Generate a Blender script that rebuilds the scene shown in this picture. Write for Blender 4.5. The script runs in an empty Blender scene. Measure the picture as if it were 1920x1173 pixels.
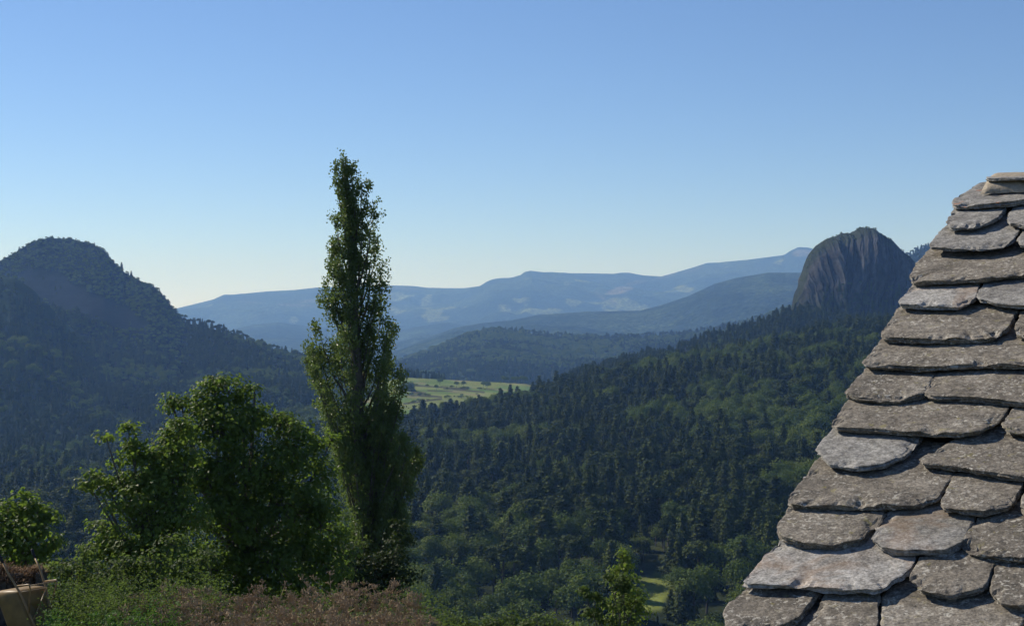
import bpy, math, random
import numpy as np
from mathutils import Vector, Matrix, noise as mn

R = math.radians
F = 2700.0            # focal length in pixels of the 1920 px wide photograph
CXP, CYP = 960.0, 586.5
sc = bpy.context.scene
col = sc.collection

# ------------------------------------------------------------------ camera
cam_d = bpy.data.cameras.new('camera')
cam = bpy.data.objects.new('camera', cam_d); col.objects.link(cam)
cam_d.sensor_width = 36.0
cam_d.lens = 36.0 * F / 1920.0
cam_d.clip_start = 0.1
cam_d.clip_end = 60000
cam.location = (0, 0, 0)
cam.rotation_euler = (R(90), 0, 0)
sc.camera = cam

# ------------------------------------------------------------------ light
SUN_EL, SUN_AZ = 38.0, -51.0          # azimuth measured from +Y towards +X
az = R(SUN_AZ); el = R(SUN_EL)
SD = Vector((math.sin(az) * math.cos(el), math.cos(az) * math.cos(el), math.sin(el)))
w = bpy.data.worlds.new('World'); sc.world = w; w.use_nodes = True
nt = w.node_tree; nt.nodes.clear()
sky = nt.nodes.new('ShaderNodeTexSky'); sky.sky_type = 'NISHITA'
sky.sun_disc = False
sky.sun_elevation = el
sky.sun_rotation = az
sky.altitude = 1100
sky.air_density = 0.9
sky.dust_density = 0.0
sky.ozone_density = 4.0
bg = nt.nodes.new('ShaderNodeBackground'); bg.inputs[1].default_value = 0.088
wo = nt.nodes.new('ShaderNodeOutputWorld')
tint = nt.nodes.new('ShaderNodeMix'); tint.data_type = 'RGBA'; tint.blend_type = 'MULTIPLY'; tint.inputs[0].default_value = 1.0
tint.inputs[7].default_value = (0.82, 0.88, 1.01, 1)
nt.links.new(sky.outputs[0], tint.inputs[6]); nt.links.new(tint.outputs[2], bg.inputs[0]); nt.links.new(bg.outputs[0], wo.inputs[0])
sd = bpy.data.lights.new('sun', 'SUN'); sd.energy = 4.2; sd.angle = R(0.5); sd.color = (1.0, 0.93, 0.82)
sun = bpy.data.objects.new('sun', sd); col.objects.link(sun)
sun.rotation_euler = SD.to_track_quat('Z', 'Y').to_euler()
sc.view_settings.view_transform = 'Standard'; sc.view_settings.look = 'None'
sc.view_settings.exposure = 0.35; sc.view_settings.gamma = 1.0
sc.view_settings.use_curve_mapping = False
sc.cycles.use_denoising = True
sc.cycles.max_bounces = 6
sc.cycles.diffuse_bounces = 2
sc.cycles.transmission_bounces = 3
sc.cycles.transparent_max_bounces = 6
sc.cycles.volume_bounces = 2

# ------------------------------------------------------------------ helpers
def P(px, py, D):
    return ((px - CXP) / F * D, D, -(py - CYP) / F * D)

def PV(px, py, D):
    return Vector(P(px, py, D))

def _hash(ix, iy, seed):
    n = (ix.astype(np.int64) * 374761393 + iy.astype(np.int64) * 668265263 + seed * 1442695041) & 0x7fffffff
    n = ((n ^ (n >> 13)) * 1274126177) & 0x7fffffff
    n = n ^ (n >> 16)
    return (n & 0xffff) / 65535.0

def vnoise(x, y, seed=0):
    x = np.asarray(x, float); y = np.asarray(y, float)
    ix = np.floor(x); iy = np.floor(y); fx = x - ix; fy = y - iy
    fx = fx * fx * (3 - 2 * fx); fy = fy * fy * (3 - 2 * fy)
    a = _hash(ix, iy, seed); b = _hash(ix + 1, iy, seed); c = _hash(ix, iy + 1, seed); d = _hash(ix + 1, iy + 1, seed)
    return (a + (b - a) * fx) * (1 - fy) + (c + (d - c) * fx) * fy

def fbm(x, y, seed=0, octv=4):
    s = 0; a = 0.5; t = 0
    for i in range(octv):
        s = s + a * (vnoise(x, y, seed + i * 17) - 0.5); t += a; a *= 0.5
        x = np.asarray(x) * 2.03 + 5.1; y = np.asarray(y) * 2.03 + 1.7
    return s / t * 2

def new_mesh(name, verts, faces, mats, colors=None, smooth=False, mat_idx=None):
    """verts (N,3); faces list of (M,k) arrays or lists"""
    verts = np.asarray(verts, dtype=np.float32)
    me = bpy.data.meshes.new(name)
    if isinstance(faces, np.ndarray):
        faces = [faces]
    tot = []; lens = []
    for f in faces:
        if isinstance(f, np.ndarray):
            tot.append(f.reshape(-1)); lens.append(np.full(len(f), f.shape[1]))
        else:
            tot.append(np.array(f)); lens.append(np.array([len(f)]))
    tot = np.concatenate(tot).astype(np.int32); lens = np.concatenate(lens).astype(np.int32)
    st = np.concatenate([[0], np.cumsum(lens)[:-1]]).astype(np.int32)
    me.vertices.add(len(verts)); me.vertices.foreach_set('co', verts.reshape(-1))
    me.loops.add(len(tot)); me.loops.foreach_set('vertex_index', tot)
    me.polygons.add(len(lens)); me.polygons.foreach_set('loop_start', st)
    if mat_idx is not None:
        me.polygons.foreach_set('material_index', np.asarray(mat_idx, dtype=np.int32))
    me.polygons.foreach_set('use_smooth', np.full(len(lens), smooth))
    if colors is not None:
        ca = me.color_attributes.new('Col', 'FLOAT_COLOR', 'POINT')
        c4 = np.ones((len(verts), 4), dtype=np.float32); c4[:, :3] = colors
        ca.data.foreach_set('color', c4.reshape(-1))
    for m in (mats if isinstance(mats, (list, tuple)) else [mats]):
        me.materials.append(m)
    me.update(calc_edges=True)
    me.validate()
    return me

def link(name, me, parent=None, loc=None):
    o = bpy.data.objects.new(name, me); col.objects.link(o)
    if loc is not None:
        o.location = loc
    if parent is not None:
        o.parent = parent
        if loc is None:
            o.matrix_parent_inverse = Matrix.Translation(-Vector(world_loc(parent)))
    return o

def world_loc(o):
    v = Vector((0, 0, 0))
    # empties at top level carry a location; parts carry parent inverses, so their frame is the world's
    if o.parent is None:
        return o.location.copy()
    return v

def tag(o, label=None, cat=None, group=None, kind=None):
    if label: o['label'] = label
    if cat: o['category'] = cat
    if group: o['group'] = group
    if kind: o['kind'] = kind
    return o

def empty(name, loc, rz=0.0):
    e = bpy.data.objects.new(name, None); col.objects.link(e); e.location = loc
    e.rotation_euler = (0, 0, rz); e.empty_display_size = 0.3
    return e

class MB:
    """mesh collector in numpy-free python: tubes, boxes, quads"""
    def __init__(s): s.v = []; s.f = []
    def tube(s, pts, rad, n=6, cap=True):
        pts = [Vector(p) for p in pts]
        base = len(s.v); ref = Vector((0.13, 0.21, 1)).normalized()
        for i, p in enumerate(pts):
            d = (pts[min(i + 1, len(pts) - 1)] - pts[max(i - 1, 0)])
            if d.length < 1e-9: d = Vector((0, 0, 1))
            d.normalize()
            r_ = ref if abs(d.dot(ref)) < 0.92 else Vector((1, 0.1, 0.05)).normalized()
            a = d.cross(r_).normalized(); b = d.cross(a).normalized()
            r = rad[i] if hasattr(rad, '__len__') else rad
            for k in range(n):
                t = 2 * math.pi * k / n
                s.v.append(tuple(p + a * (math.cos(t) * r) + b * (math.sin(t) * r)))
        for i in range(len(pts) - 1):
            for k in range(n):
                a0 = base + i * n + k; a1 = base + i * n + (k + 1) % n
                s.f.append((a0, a1, a1 + n, a0 + n))
        if cap:
            s.f.append(tuple(base + k for k in range(n))[::-1])
            s.f.append(tuple(base + (len(pts) - 1) * n + k for k in range(n)))
    def box(s, o, ax, ay, az_):
        o = Vector(o); ax = Vector(ax); ay = Vector(ay); az_ = Vector(az_)
        b = len(s.v)
        for k in range(8):
            s.v.append(tuple(o + ax * (k & 1) + ay * ((k >> 1) & 1) + az_ * ((k >> 2) & 1)))
        for f in ((0, 2, 3, 1), (4, 5, 7, 6), (0, 1, 5, 4), (2, 6, 7, 3), (0, 4, 6, 2), (1, 3, 7, 5)):
            s.f.append(tuple(b + i for i in f))
    def build(s, name, mat, parent=None, smooth=True, bevel=0.0):
        me = bpy.data.meshes.new(name); me.from_pydata(s.v, [], s.f)
        me.materials.append(mat)
        if smooth: me.polygons.foreach_set('use_smooth', [True] * len(me.polygons))
        me.update()
        o = link(name, me, parent)
        if bevel:
            m = o.modifiers.new('bevel', 'BEVEL'); m.width = bevel; m.segments = 2
        return o

# ------------------------------------------------------------------ materials
def nodes(name):
    m = bpy.data.materials.new(name); m.use_nodes = True
    t = m.node_tree; t.nodes.clear()
    out = t.nodes.new('ShaderNodeOutputMaterial')
    return m, t, out

def N(t, kind, **kw):
    n = t.nodes.new(kind)
    for k, v in kw.items():
        if hasattr(n, k): setattr(n, k, v)
        else: n.inputs[k.replace('_', ' ')].default_value = v
    return n

def ramp(t, fac, stops):
    r = t.nodes.new('ShaderNodeValToRGB')
    e = r.color_ramp.elements
    while len(e) < len(stops): e.new(0.5)
    for i, (p, c) in enumerate(stops):
        e[i].position = p; e[i].color = (c[0], c[1], c[2], 1) if hasattr(c, '__len__') else (c, c, c, 1)
    if fac is not None: t.links.new(fac, r.inputs[0])
    return r.outputs[0]

def mix(t, a, b, fac, mode='MIX'):
    n = t.nodes.new('ShaderNodeMix'); n.data_type = 'RGBA'; n.blend_type = mode
    if isinstance(fac, (int, float)): n.inputs[0].default_value = fac
    else: t.links.new(fac, n.inputs[0])
    for i, x in ((6, a), (7, b)):
        if hasattr(x, 'node'): t.links.new(x, n.inputs[i])
        else: n.inputs[i].default_value = (x[0], x[1], x[2], 1)
    return n.outputs[2]

def noise_t(t, scale, detail=4, rough=0.55, vec=None, dist=0.0):
    n = t.nodes.new('ShaderNodeTexNoise'); n.inputs['Scale'].default_value = scale
    n.inputs['Detail'].default_value = detail; n.inputs['Roughness'].default_value = rough
    n.inputs['Distortion'].default_value = dist
    if vec is not None: t.links.new(vec, n.inputs['Vector'])
    return n.outputs['Fac']

def principled(t, out, colr, rough=0.8, spec=0.3, bump=None, bstr=0.3, bdist=0.01):
    p = t.nodes.new('ShaderNodeBsdfPrincipled')
    if hasattr(colr, 'node'): t.links.new(colr, p.inputs['Base Color'])
    else: p.inputs['Base Color'].default_value = (*colr, 1)
    p.inputs['Roughness'].default_value = rough
    p.inputs['Specular IOR Level'].default_value = spec
    if bump is not None:
        b = t.nodes.new('ShaderNodeBump'); b.inputs['Strength'].default_value = bstr; b.inputs['Distance'].default_value = bdist
        t.links.new(bump, b.inputs['Height']); t.links.new(b.outputs[0], p.inputs['Normal'])
    if out is not None: t.links.new(p.outputs[0], out.inputs[0])
    return p

def leaf_mat(name, c0, c1, c2, rough=0.45, transl=0.3, spec=0.35, use_attr=True, tcol=(0.10, 0.16, 0.02)):
    """leaf colour from a per-leaf tint (Col.r) and the object's own random number"""
    m, t, out = nodes(name)
    oi = t.nodes.new('ShaderNodeObjectInfo')
    if use_attr:
        at = t.nodes.new('ShaderNodeAttribute'); at.attribute_name = 'Col'
        se = t.nodes.new('ShaderNodeSeparateColor'); t.links.new(at.outputs['Color'], se.inputs[0])
        mm = t.nodes.new('ShaderNodeMath'); mm.operation = 'MULTIPLY_ADD'
        t.links.new(oi.outputs['Random'], mm.inputs[0]); mm.inputs[1].default_value = 0.55
        m2 = t.nodes.new('ShaderNodeMath'); m2.operation = 'MULTIPLY'; m2.inputs[1].default_value = 0.45
        t.links.new(se.outputs[0], m2.inputs[0]); t.links.new(m2.outputs[0], mm.inputs[2])
        fac = mm.outputs[0]
    else:
        fac = oi.outputs['Random']
    c = ramp(t, fac, [(0.0, c0), (0.5, c1), (1.0, c2)])
    p = principled(t, None, c, rough, spec)
    if transl > 0:
        tr = t.nodes.new('ShaderNodeBsdfTranslucent')
        tc = mix(t, c, tcol, 0.5); t.links.new(tc, tr.inputs[0])
        ms = t.nodes.new('ShaderNodeMixShader'); ms.inputs[0].default_value = transl
        t.links.new(p.outputs[0], ms.inputs[1]); t.links.new(tr.outputs[0], ms.inputs[2])
        t.links.new(ms.outputs[0], out.inputs[0])
    else:
        t.links.new(p.outputs[0], out.inputs[0])
    return m

def vcol_mat(name, scale=0.05, amt=0.35, rough=0.9, bscale=0.2, bstr=0.6, bdist=2.0, scale2=None):
    m, t, out = nodes(name)
    at = t.nodes.new('ShaderNodeAttribute'); at.attribute_name = 'Col'
    tc = t.nodes.new('ShaderNodeTexCoord')
    n1 = noise_t(t, scale, 6, 0.65, tc.outputs['Object'])
    v = ramp(t, n1, [(0.3, 1 - amt), (0.7, 1 + amt)])
    c = mix(t, at.outputs['Color'], v, 1.0, 'MULTIPLY')
    if scale2:
        n3 = noise_t(t, scale2, 3, 0.7, tc.outputs['Object'])
        c = mix(t, c, ramp(t, n3, [(0.35, 0.35), (0.5, 0.9), (0.65, 1.9)]), 1.0, 'MULTIPLY')
    n2 = noise_t(t, bscale, 5, 0.7, tc.outputs['Object'])
    principled(t, out, c, 1.0, 0.0, n2, bstr, bdist)
    return m

def flat_mat(name, c, rough=0.6, spec=0.3, nscale=8, amt=0.25, bstr=0.2, bdist=0.005, metallic=0.0):
    m, t, out = nodes(name)
    tc = t.nodes.new('ShaderNodeTexCoord')
    n1 = noise_t(t, nscale, 6, 0.6, tc.outputs['Object'])
    cc = ramp(t, n1, [(0.3, [x * (1 - amt) for x in c]), (0.7, [x * (1 + amt) for x in c])])
    p = principled(t, out, cc, rough, spec, n1, bstr, bdist)
    p.inputs['Metallic'].default_value = metallic
    return m

M_terr = vcol_mat('far_slope', 0.012, 0.45, 0.95, 0.04, 1.0, 14.0, 0.055)
M_near = vcol_mat('hillside_floor', 0.08, 0.35, 0.95, 0.3, 0.6, 1.0)
M_meadow = vcol_mat('meadow_grass', 0.03, 0.22, 0.95, 0.4, 0.3, 0.4)
M_conif = leaf_mat('conifer_needles', (0.033, 0.050, 0.014), (0.058, 0.080, 0.019), (0.094, 0.116, 0.026), 0.7, 0.16, 0.06, tcol=(.05, .08, .02))
M_broad = leaf_mat('broadleaf_foliage', (0.060, 0.092, 0.022), (0.105, 0.148, 0.028), (0.185, 0.215, 0.040), 0.7, 0.28, 0.08)
M_bark = flat_mat('bark', (0.10, 0.085, 0.07), 0.9, 0.1, 6, 0.4, 0.6, 0.02)
M_deadw = leaf_mat('bare_twigs', (0.09, 0.07, 0.06), (0.11, 0.08, 0.07), (0.13, 0.10, 0.08), 0.9, 0.0, 0.1)

# ------------------------------------------------------------------ terrain layers
class Layer:
    def __init__(s, crest, dc, df, zf, p=1.0, back=0.35, amp=6.0, nsc=120.0, seed=1, ramp_=None):
        s.crest = np.array(crest, float); s.dc = np.array(dc, float)
        s.df, s.zf, s.p, s.back, s.amp, s.nsc, s.seed = df, zf, p, back, amp, nsc, seed
        s.ramp_ = ramp_ or 0.12
    def Dc(s, px): return np.interp(px, s.dc[:, 0], s.dc[:, 1])
    def zc(s, px): return -(np.interp(px, s.crest[:, 0], s.crest[:, 1]) - CYP) / F * s.Dc(px)
    def z(s, px, D):
        px = np.asarray(px, float); D = np.asarray(D, float)
        Dc = s.Dc(px); zc = s.zc(px)
        u = (D - s.df) / (Dc - s.df)
        front = s.zf + (zc - s.zf) * np.clip(u, 0, 1) ** (s.p if not isinstance(s.p, list) else np.interp(px, s.p[0], s.p[1])) - 0.35 * np.clip(s.df - D, 0, None)
        z = np.where(D <= Dc, front, zc - s.back * (D - Dc))
        x = (px - CXP) / F * D
        k = np.clip(np.abs(Dc - D) / (s.ramp_ * Dc), 0, 1)
        z = z + s.amp * fbm(x / s.nsc, D / s.nsc, s.seed, 5) * k
        return z
    def mesh(s, name, px0, px1, step, nf, nb, colf, mat, dback=None, label=None):
        px = np.arange(px0, px1 + step, step)
        t = np.concatenate([np.linspace(-0.25, 1, nf), 1 + np.linspace(0, 1, nb + 1)[1:]])
        PX, T = np.meshgrid(px, t, indexing='ij')
        Dc = s.Dc(PX); db = dback or 0.6 * (s.dc[:, 1].mean() - s.df)
        D = np.where(T <= 1, s.df + (Dc - s.df) * T, Dc + (T - 1) * db)
        Z = s.z(PX, D); X = (PX - CXP) / F * D
        V = np.stack([X, D, Z], -1).reshape(-1, 3)
        nx, ny = PX.shape
        i = np.arange(nx * ny).reshape(nx, ny)
        Fq = np.stack([i[:-1, :-1], i[1:, :-1], i[1:, 1:], i[:-1, 1:]], -1).reshape(-1, 4)
        PY = CYP - Z / D * F
        c = colf(PX, PY, X, D).reshape(-1, 3)
        me = new_mesh(name, V, Fq, mat, c, smooth=True)
        o = link(name, me)
        return tag(o, label, kind='structure')

def lerp(a, b, t): return a + (b - a) * t[..., None]
def sstep(x, a, b):
    t = np.clip((x - a) / (b - a), 0, 1); return t * t * (3 - 2 * t)
def c3(*c): return np.array(c, float)

# near wooded hillside across the valley
near = Layer([(-900, 900), (-200, 918), (0, 905), (150, 885), (300, 868), (450, 850), (600, 822), (700, 812), (760, 803), (860, 786), (900, 777), (950, 768), (1000, 757), (1040, 743),
              (1100, 726), (1200, 706), (1300, 684), (1400, 668), (1500, 646), (1600, 628), (1700, 618), (1900, 600), (2700, 560)],
             [(-900, 900), (400, 880), (1040, 930), (1600, 980), (2700, 1000)], 330, -74, 1.0, 0.30, 7, 90, 3)
mount = Layer([(-900, 640), (-300, 560), (-60, 510), (0, 489), (30, 473), (60, 453), (90, 446), (130, 448), (170, 456), (195, 469), (215, 493), (235, 512),
               (260, 525), (290, 538), (310, 558), (325, 578), (350, 606), (400, 616), (440, 633), (480, 649), (540, 667), (600, 680),
               (700, 716), (760, 735), (900, 800), (1100, 900)],
              [(-900, 1900), (100, 1850), (400, 1700), (900, 1500)], 780, -100, [[330, 430, 620], [3.0, 1.8, 1.25]], 0.45, 20, 210, 8, 0.10)
knoll = Layer([(-900, 560), (-300, 500), (-60, 512), (0, 517), (30, 522), (60, 541), (85, 566), (110, 592), (160, 640), (210, 700), (300, 800)],
              [(-900, 1560), (300, 1480)], 900, -95, 2.2, 0.5, 14, 160, 11)
meadow = Layer([(300, 860), (480, 800), (540, 768), (600, 745), (700, 722), (755, 707), (830, 711), (900, 715), (985, 719), (1030, 728), (1080, 750), (1200, 830)],
               [(300, 1400), (755, 1480), (1200, 1500)], 1020, -88, 0.75, 0.25, 1.2, 140, 5)
wedge = Layer([(900, 760), (1100, 705), (1180, 684), (1250, 672), (1300, 655), (1350, 638), (1400, 622), (1440, 610), (1470, 598), (1500, 590), (1560, 598),
               (1650, 594), (1750, 590), (1900, 580), (2700, 560)], [(900, 1300), (2700, 1360)], 950, -60, 1.0, 0.3, 6, 100, 6)
hillC = Layer([(300, 760), (600, 720), (700, 700), (760, 676), (820, 654), (880, 629), (930, 619), (980, 624), (1050, 633), (1130, 635), (1200, 635), (1300, 628),
               (1400, 608), (1480, 580), (1560, 560), (1650, 530), (1700, 482), (1740, 464), (1850, 440), (2200, 410), (2700, 430)],
              [(300, 2900), (1000, 3000), (2700, 2700)], 1700, -150, 1.0, 0.3, 30, 330, 9)
hillB = Layer([(200, 700), (500, 700), (640, 690), (700, 680), (740, 660), (800, 634), (850, 615), (900, 606), (960, 600), (1010, 590), (1100, 584), (1200, 582), (1240, 572), (1290, 555),
               (1340, 532), (1380, 521), (1440, 511), (1500, 511), (1600, 500), (1700, 490), (2000, 470), (2700, 500)],
              [(200, 5200), (2700, 5400)], 3300, -180, 1.1, 0.25, 70, 560, 21)
hillA2 = Layer([(-200, 700), (330, 640), (420, 622), (470, 609), (520, 604), (575, 611), (640, 618), (720, 626), (780, 612), (840, 604), (900, 615), (1000, 640), (1300, 660), (1500, 700)],
               [(-200, 7000), (1500, 7200)], 4800, -190, 1.1, 0.25, 70, 600, 22)
hillA = Layer([(-900, 640), (0, 620), (250, 595), (330, 578), (360, 571), (400, 561), (420, 552), (440, 552), (500, 546), (560, 543), (620, 538), (740, 535), (775, 536), (800, 539), (840, 540),
               (870, 540), (900, 536), (930, 528), (960, 523), (975, 519), (984, 510), (995, 507), (1003, 509), (1020, 512), (1090, 512), (1150, 513), (1165, 511), (1180, 511),
               (1205, 516), (1240, 518), (1262, 512), (1300, 501), (1325, 493), (1345, 492), (1400, 487), (1470, 478), (1482, 470), (1497, 463), (1515, 464), (1540, 470), (1600, 476),
               (1700, 480), (2700, 500)], [(-900, 10000), (2700, 10400)], 6800, -200, 1.15, 0.2, 150, 900, 31, 0.06)

FOREST = c3(0.018, 0.028, 0.014); FOREST2 = c3(0.040, 0.058, 0.024); TAN = c3(0.125, 0.115, 0.07); GRASS = c3(0.16, 0.19, 0.06)
ROCK = c3(0.13, 0.115, 0.105)

def ell(PX, PY, cx, cy, rx, ry, rot=0.0):
    c, s_ = math.cos(rot), math.sin(rot)
    dx, dy = PX - cx, PY - cy
    u = (dx * c + dy * s_) / rx; v = (-dx * s_ + dy * c) / ry
    return np.sqrt(u * u + v * v)

def col_far(scale, seed, grass=0.0):
    def f(PX, PY, X, D):
        n = fbm(X / scale, D / scale, seed, 5)
        n2 = fbm(X / scale * 2.7, D / scale * 1.3, seed + 5, 4)
        c = lerp(FOREST, FOREST2, sstep(n, -0.25, 0.45))
        if grass > 0:
            c = lerp(c, GRASS * 0.9, sstep(n2, 0.42 - grass * 0.3, 0.5 - grass * 0.25) * 0.8)
        return c
    return f

def col_A(PX, PY, X, D):
    c = col_far(500, 3, 0.15)(PX, PY, X, D)
    n = fbm(X / 120, D / 160, 77, 4)
    for (cx, cy, rx, ry, rot, k) in ((1165, 543, 26, 6, -0.25, 1.0), (1150, 566, 13, 4, 0.55, .8), (1128, 557, 16, 3.0, 0.7, .5), (1190, 530, 22, 4, -0.2, .5),
                                     (1510, 474, 26, 6, 0.0, 1.0), (1250, 516, 30, 3, -.3, .6), (1300, 505, 24, 3, -.25, .4), (590, 564, 34, 3.5, -0.05, .7), (560, 572, 34, 2.5, 0.05, .5),
                                     (760, 541, 40, 3, 0.05, .45), (470, 566, 30, 2, 0.1, .3), (640, 548, 46, 3, 0.0, .3)):
        e = ell(PX, PY, cx, cy, rx, ry, rot) + n * 0.6
        c = lerp(c, TAN * 0.95, (1 - sstep(e, 0.75, 1.15)) * k)
    return c

def col_mount(PX, PY, X, D):
    n = fbm(X / 60, D / 60, 5, 4)
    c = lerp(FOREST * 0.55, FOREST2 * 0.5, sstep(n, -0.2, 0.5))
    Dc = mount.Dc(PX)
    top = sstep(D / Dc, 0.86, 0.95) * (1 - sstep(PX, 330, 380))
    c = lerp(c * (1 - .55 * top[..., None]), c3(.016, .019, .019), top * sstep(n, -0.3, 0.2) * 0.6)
    n2 = fbm(X / 25, D / 25, 15, 4)
    for (cx, cy, rx, ry, rot) in ((105, 545, 85, 30, 0.30), (200, 585, 90, 26, 0.45), (235, 620, 40, 14, .5)):
        e = ell(PX, PY, cx, cy, rx, ry, rot) + n2 * 0.5
        c = lerp(c, c3(0.017, 0.021, 0.026), (1 - sstep(e, 0.75, 1.1)) * 0.9)  # scree patches: grey darkened and blued, the face's shade put into the colour
    e = ell(PX, PY, 112, 850, 16, 24, -0.5) + n2 * 0.3
    c = lerp(c, GRASS * 0.9, 1 - sstep(e, 0.8, 1.1))
    e = ell(PX, PY, 595, 775, 40, 16, 0.1) + n2 * 0.5
    c = lerp(c, GRASS * 1.1, (1 - sstep(e, 0.8, 1.1)) * .9)
    e = ell(PX, PY, 525, 700, 6, 4, 0) + n2 * 0.5
    c = lerp(c, TAN, (1 - sstep(e, 0.8, 1.1)) * .9)
    return c

def col_meadow(PX, PY, X, D):
    cells = vnoise(X / 34 + 0.3 * fbm(X / 40, D / 40, 3), D / 46, 91)
    c = lerp(c3(0.110, 0.168, 0.052), c3(0.165, 0.195, 0.068), sstep(cells, 0.3, 0.75))
    n = fbm(X / 18, D / 25, 14, 4)
    c = lerp(c, c3(0.25, 0.20, 0.12), sstep(n, 0.12, 0.5) * 0.55)
    # brown field banks and tracks
    for (x0, y0, x1, y1, w_) in ((775, 722, 880, 729, 1.2), (760, 740, 830, 744, 1.3), (755, 757, 830, 747, 1.6), (800, 732, 850, 733, 1.0), (830, 728, 910, 735, 1.2), (770, 735, 800, 737, 2.6)):
        d = np.abs((PY - y0) - (y1 - y0) * (PX - x0) / (x1 - x0)) / w_
        k = (PX > x0) & (PX < x1)
        c = lerp(c, c3(0.075, 0.075, 0.045), np.where(k, 1 - sstep(d + n, 0.7, 1.5), 0))
    return c

def col_near(PX, PY, X, D):
    n = fbm(X / 30, D / 30, 45, 4)
    c = lerp(c3(0.022, 0.030, 0.016), c3(0.05, 0.06, 0.03), sstep(n, -0.2, 0.4))
    e = ell(PX, PY, 1222, 1108, 42, 28, -0.6) + fbm(X / 6, D / 6, 4, 3) * 0.3
    c = lerp(c, c3(0.17, 0.20, 0.055), 1 - sstep(e, 0.9, 1.2))
    return c

near.mesh('hillside', -700, 2500, 10, 130, 20, col_near, M_near, 200, 'wooded hillside across the valley, rising to the right')
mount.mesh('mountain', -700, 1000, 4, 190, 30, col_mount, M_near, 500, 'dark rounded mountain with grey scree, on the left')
knoll.mesh('hill', -700, 300, 6, 90, 12, col_far(60, 41), M_near, 180, 'dark shoulder in front of the rounded left mountain')
meadow.mesh('meadow', 340, 1180, 2.5, 120, 10, col_meadow, M_meadow, 160, 'sunlit yellow green pasture on the saddle of the valley')
wedge.mesh('hill', 920, 2500, 8, 60, 12, col_far(60, 43), M_near, 150, 'wooded spur at the foot of the rock peak')
hillC.mesh('hill', 320, 2600, 5, 140, 14, col_far(160, 44), M_terr, 500, 'low rounded forested hill behind the pasture')
hillB.mesh('hill', 220, 2600, 4, 150, 14, col_far(220, 46), M_terr, 700, 'blue forested ridge in the middle distance')
hillA2.mesh('hill', -180, 1480, 4, 110, 12, col_far(260, 47), M_terr, 800, 'pale blue dome hill before the farthest ridge')
hillA.mesh('hill', -880, 2650, 4, 200, 14, col_A, M_terr, 1400, 'farthest long blue ridge with bare tan patches')

# the ground sheet: terrace near the camera, the valley, and the land beyond
GR = np.array([(0, -4.6), (12, -4.6), (22.6, -4.68), (26, -5.4), (30, -6.7), (42, -9.4), (60, -17), (100, -42), (160, -74), (220, -84), (400, -92), (900, -118), (1500, -165), (3000, -205), (13000, -230)])
def ground_z(x, y):
    r = np.hypot(x, y)
    r = r + 6.0 * sstep(np.asarray(x, float), -1.7, 0.3) * np.clip(r / 20.0, 0, 1)
    g = np.interp(r, GR[:, 0], GR[:, 1])
    yy = np.clip(np.asarray(y, float) / 10.0, -1, 1) * 0.5 + 0.5
    amp = np.interp(r, [0, 30, 100, 1000, 10000], [0.08, 0.25, 1.5, 8, 20])
    sc_ = np.interp(r, [0, 60, 1000, 10000], [2.5, 6, 80, 600])
    nz = fbm(x / 3.0, y / 3.0, 61, 4) * np.minimum(amp, 0.3) + fbm(x / 60, y / 60, 62, 4) * np.clip(amp - 0.3, 0, None)
    flat = np.where(r < 200, -4.6, -4.6)
    return np.where(yy >= 1, g, flat + (g - flat) * yy) + nz
rr = np.concatenate([[0.01], np.arange(1, 60, 0.8), np.geomspace(60, 13000, 90)])
th = np.linspace(0, 2 * np.pi, 361)[:-1]
RR, TH = np.meshgrid(rr, th, indexing='ij')
GX, GY = RR * np.sin(TH), RR * np.cos(TH)
GZ = ground_z(GX, GY)
i = np.arange(RR.size).reshape(RR.shape); j = np.roll(i, -1, axis=1)
GF = np.stack([i[:-1], j[:-1], j[1:], i[1:]], -1).reshape(-1, 4)[:, ::-1]
gn = fbm(GX / 1.7, GY / 1.7, 70, 4)
gc = lerp(c3(0.10, 0.085, 0.05), c3(0.06, 0.085, 0.03), sstep(gn, -0.3, 0.3))
gc = lerp(gc, FOREST + gc * 0.15, sstep(RR, 50, 120))
tag(link('ground', new_mesh('ground', np.stack([GX, GY, GZ], -1).reshape(-1, 3), GF, M_near, gc.reshape(-1, 3), True)), 'ground falling from the weedy terrace into the valley', kind='structure')

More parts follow.
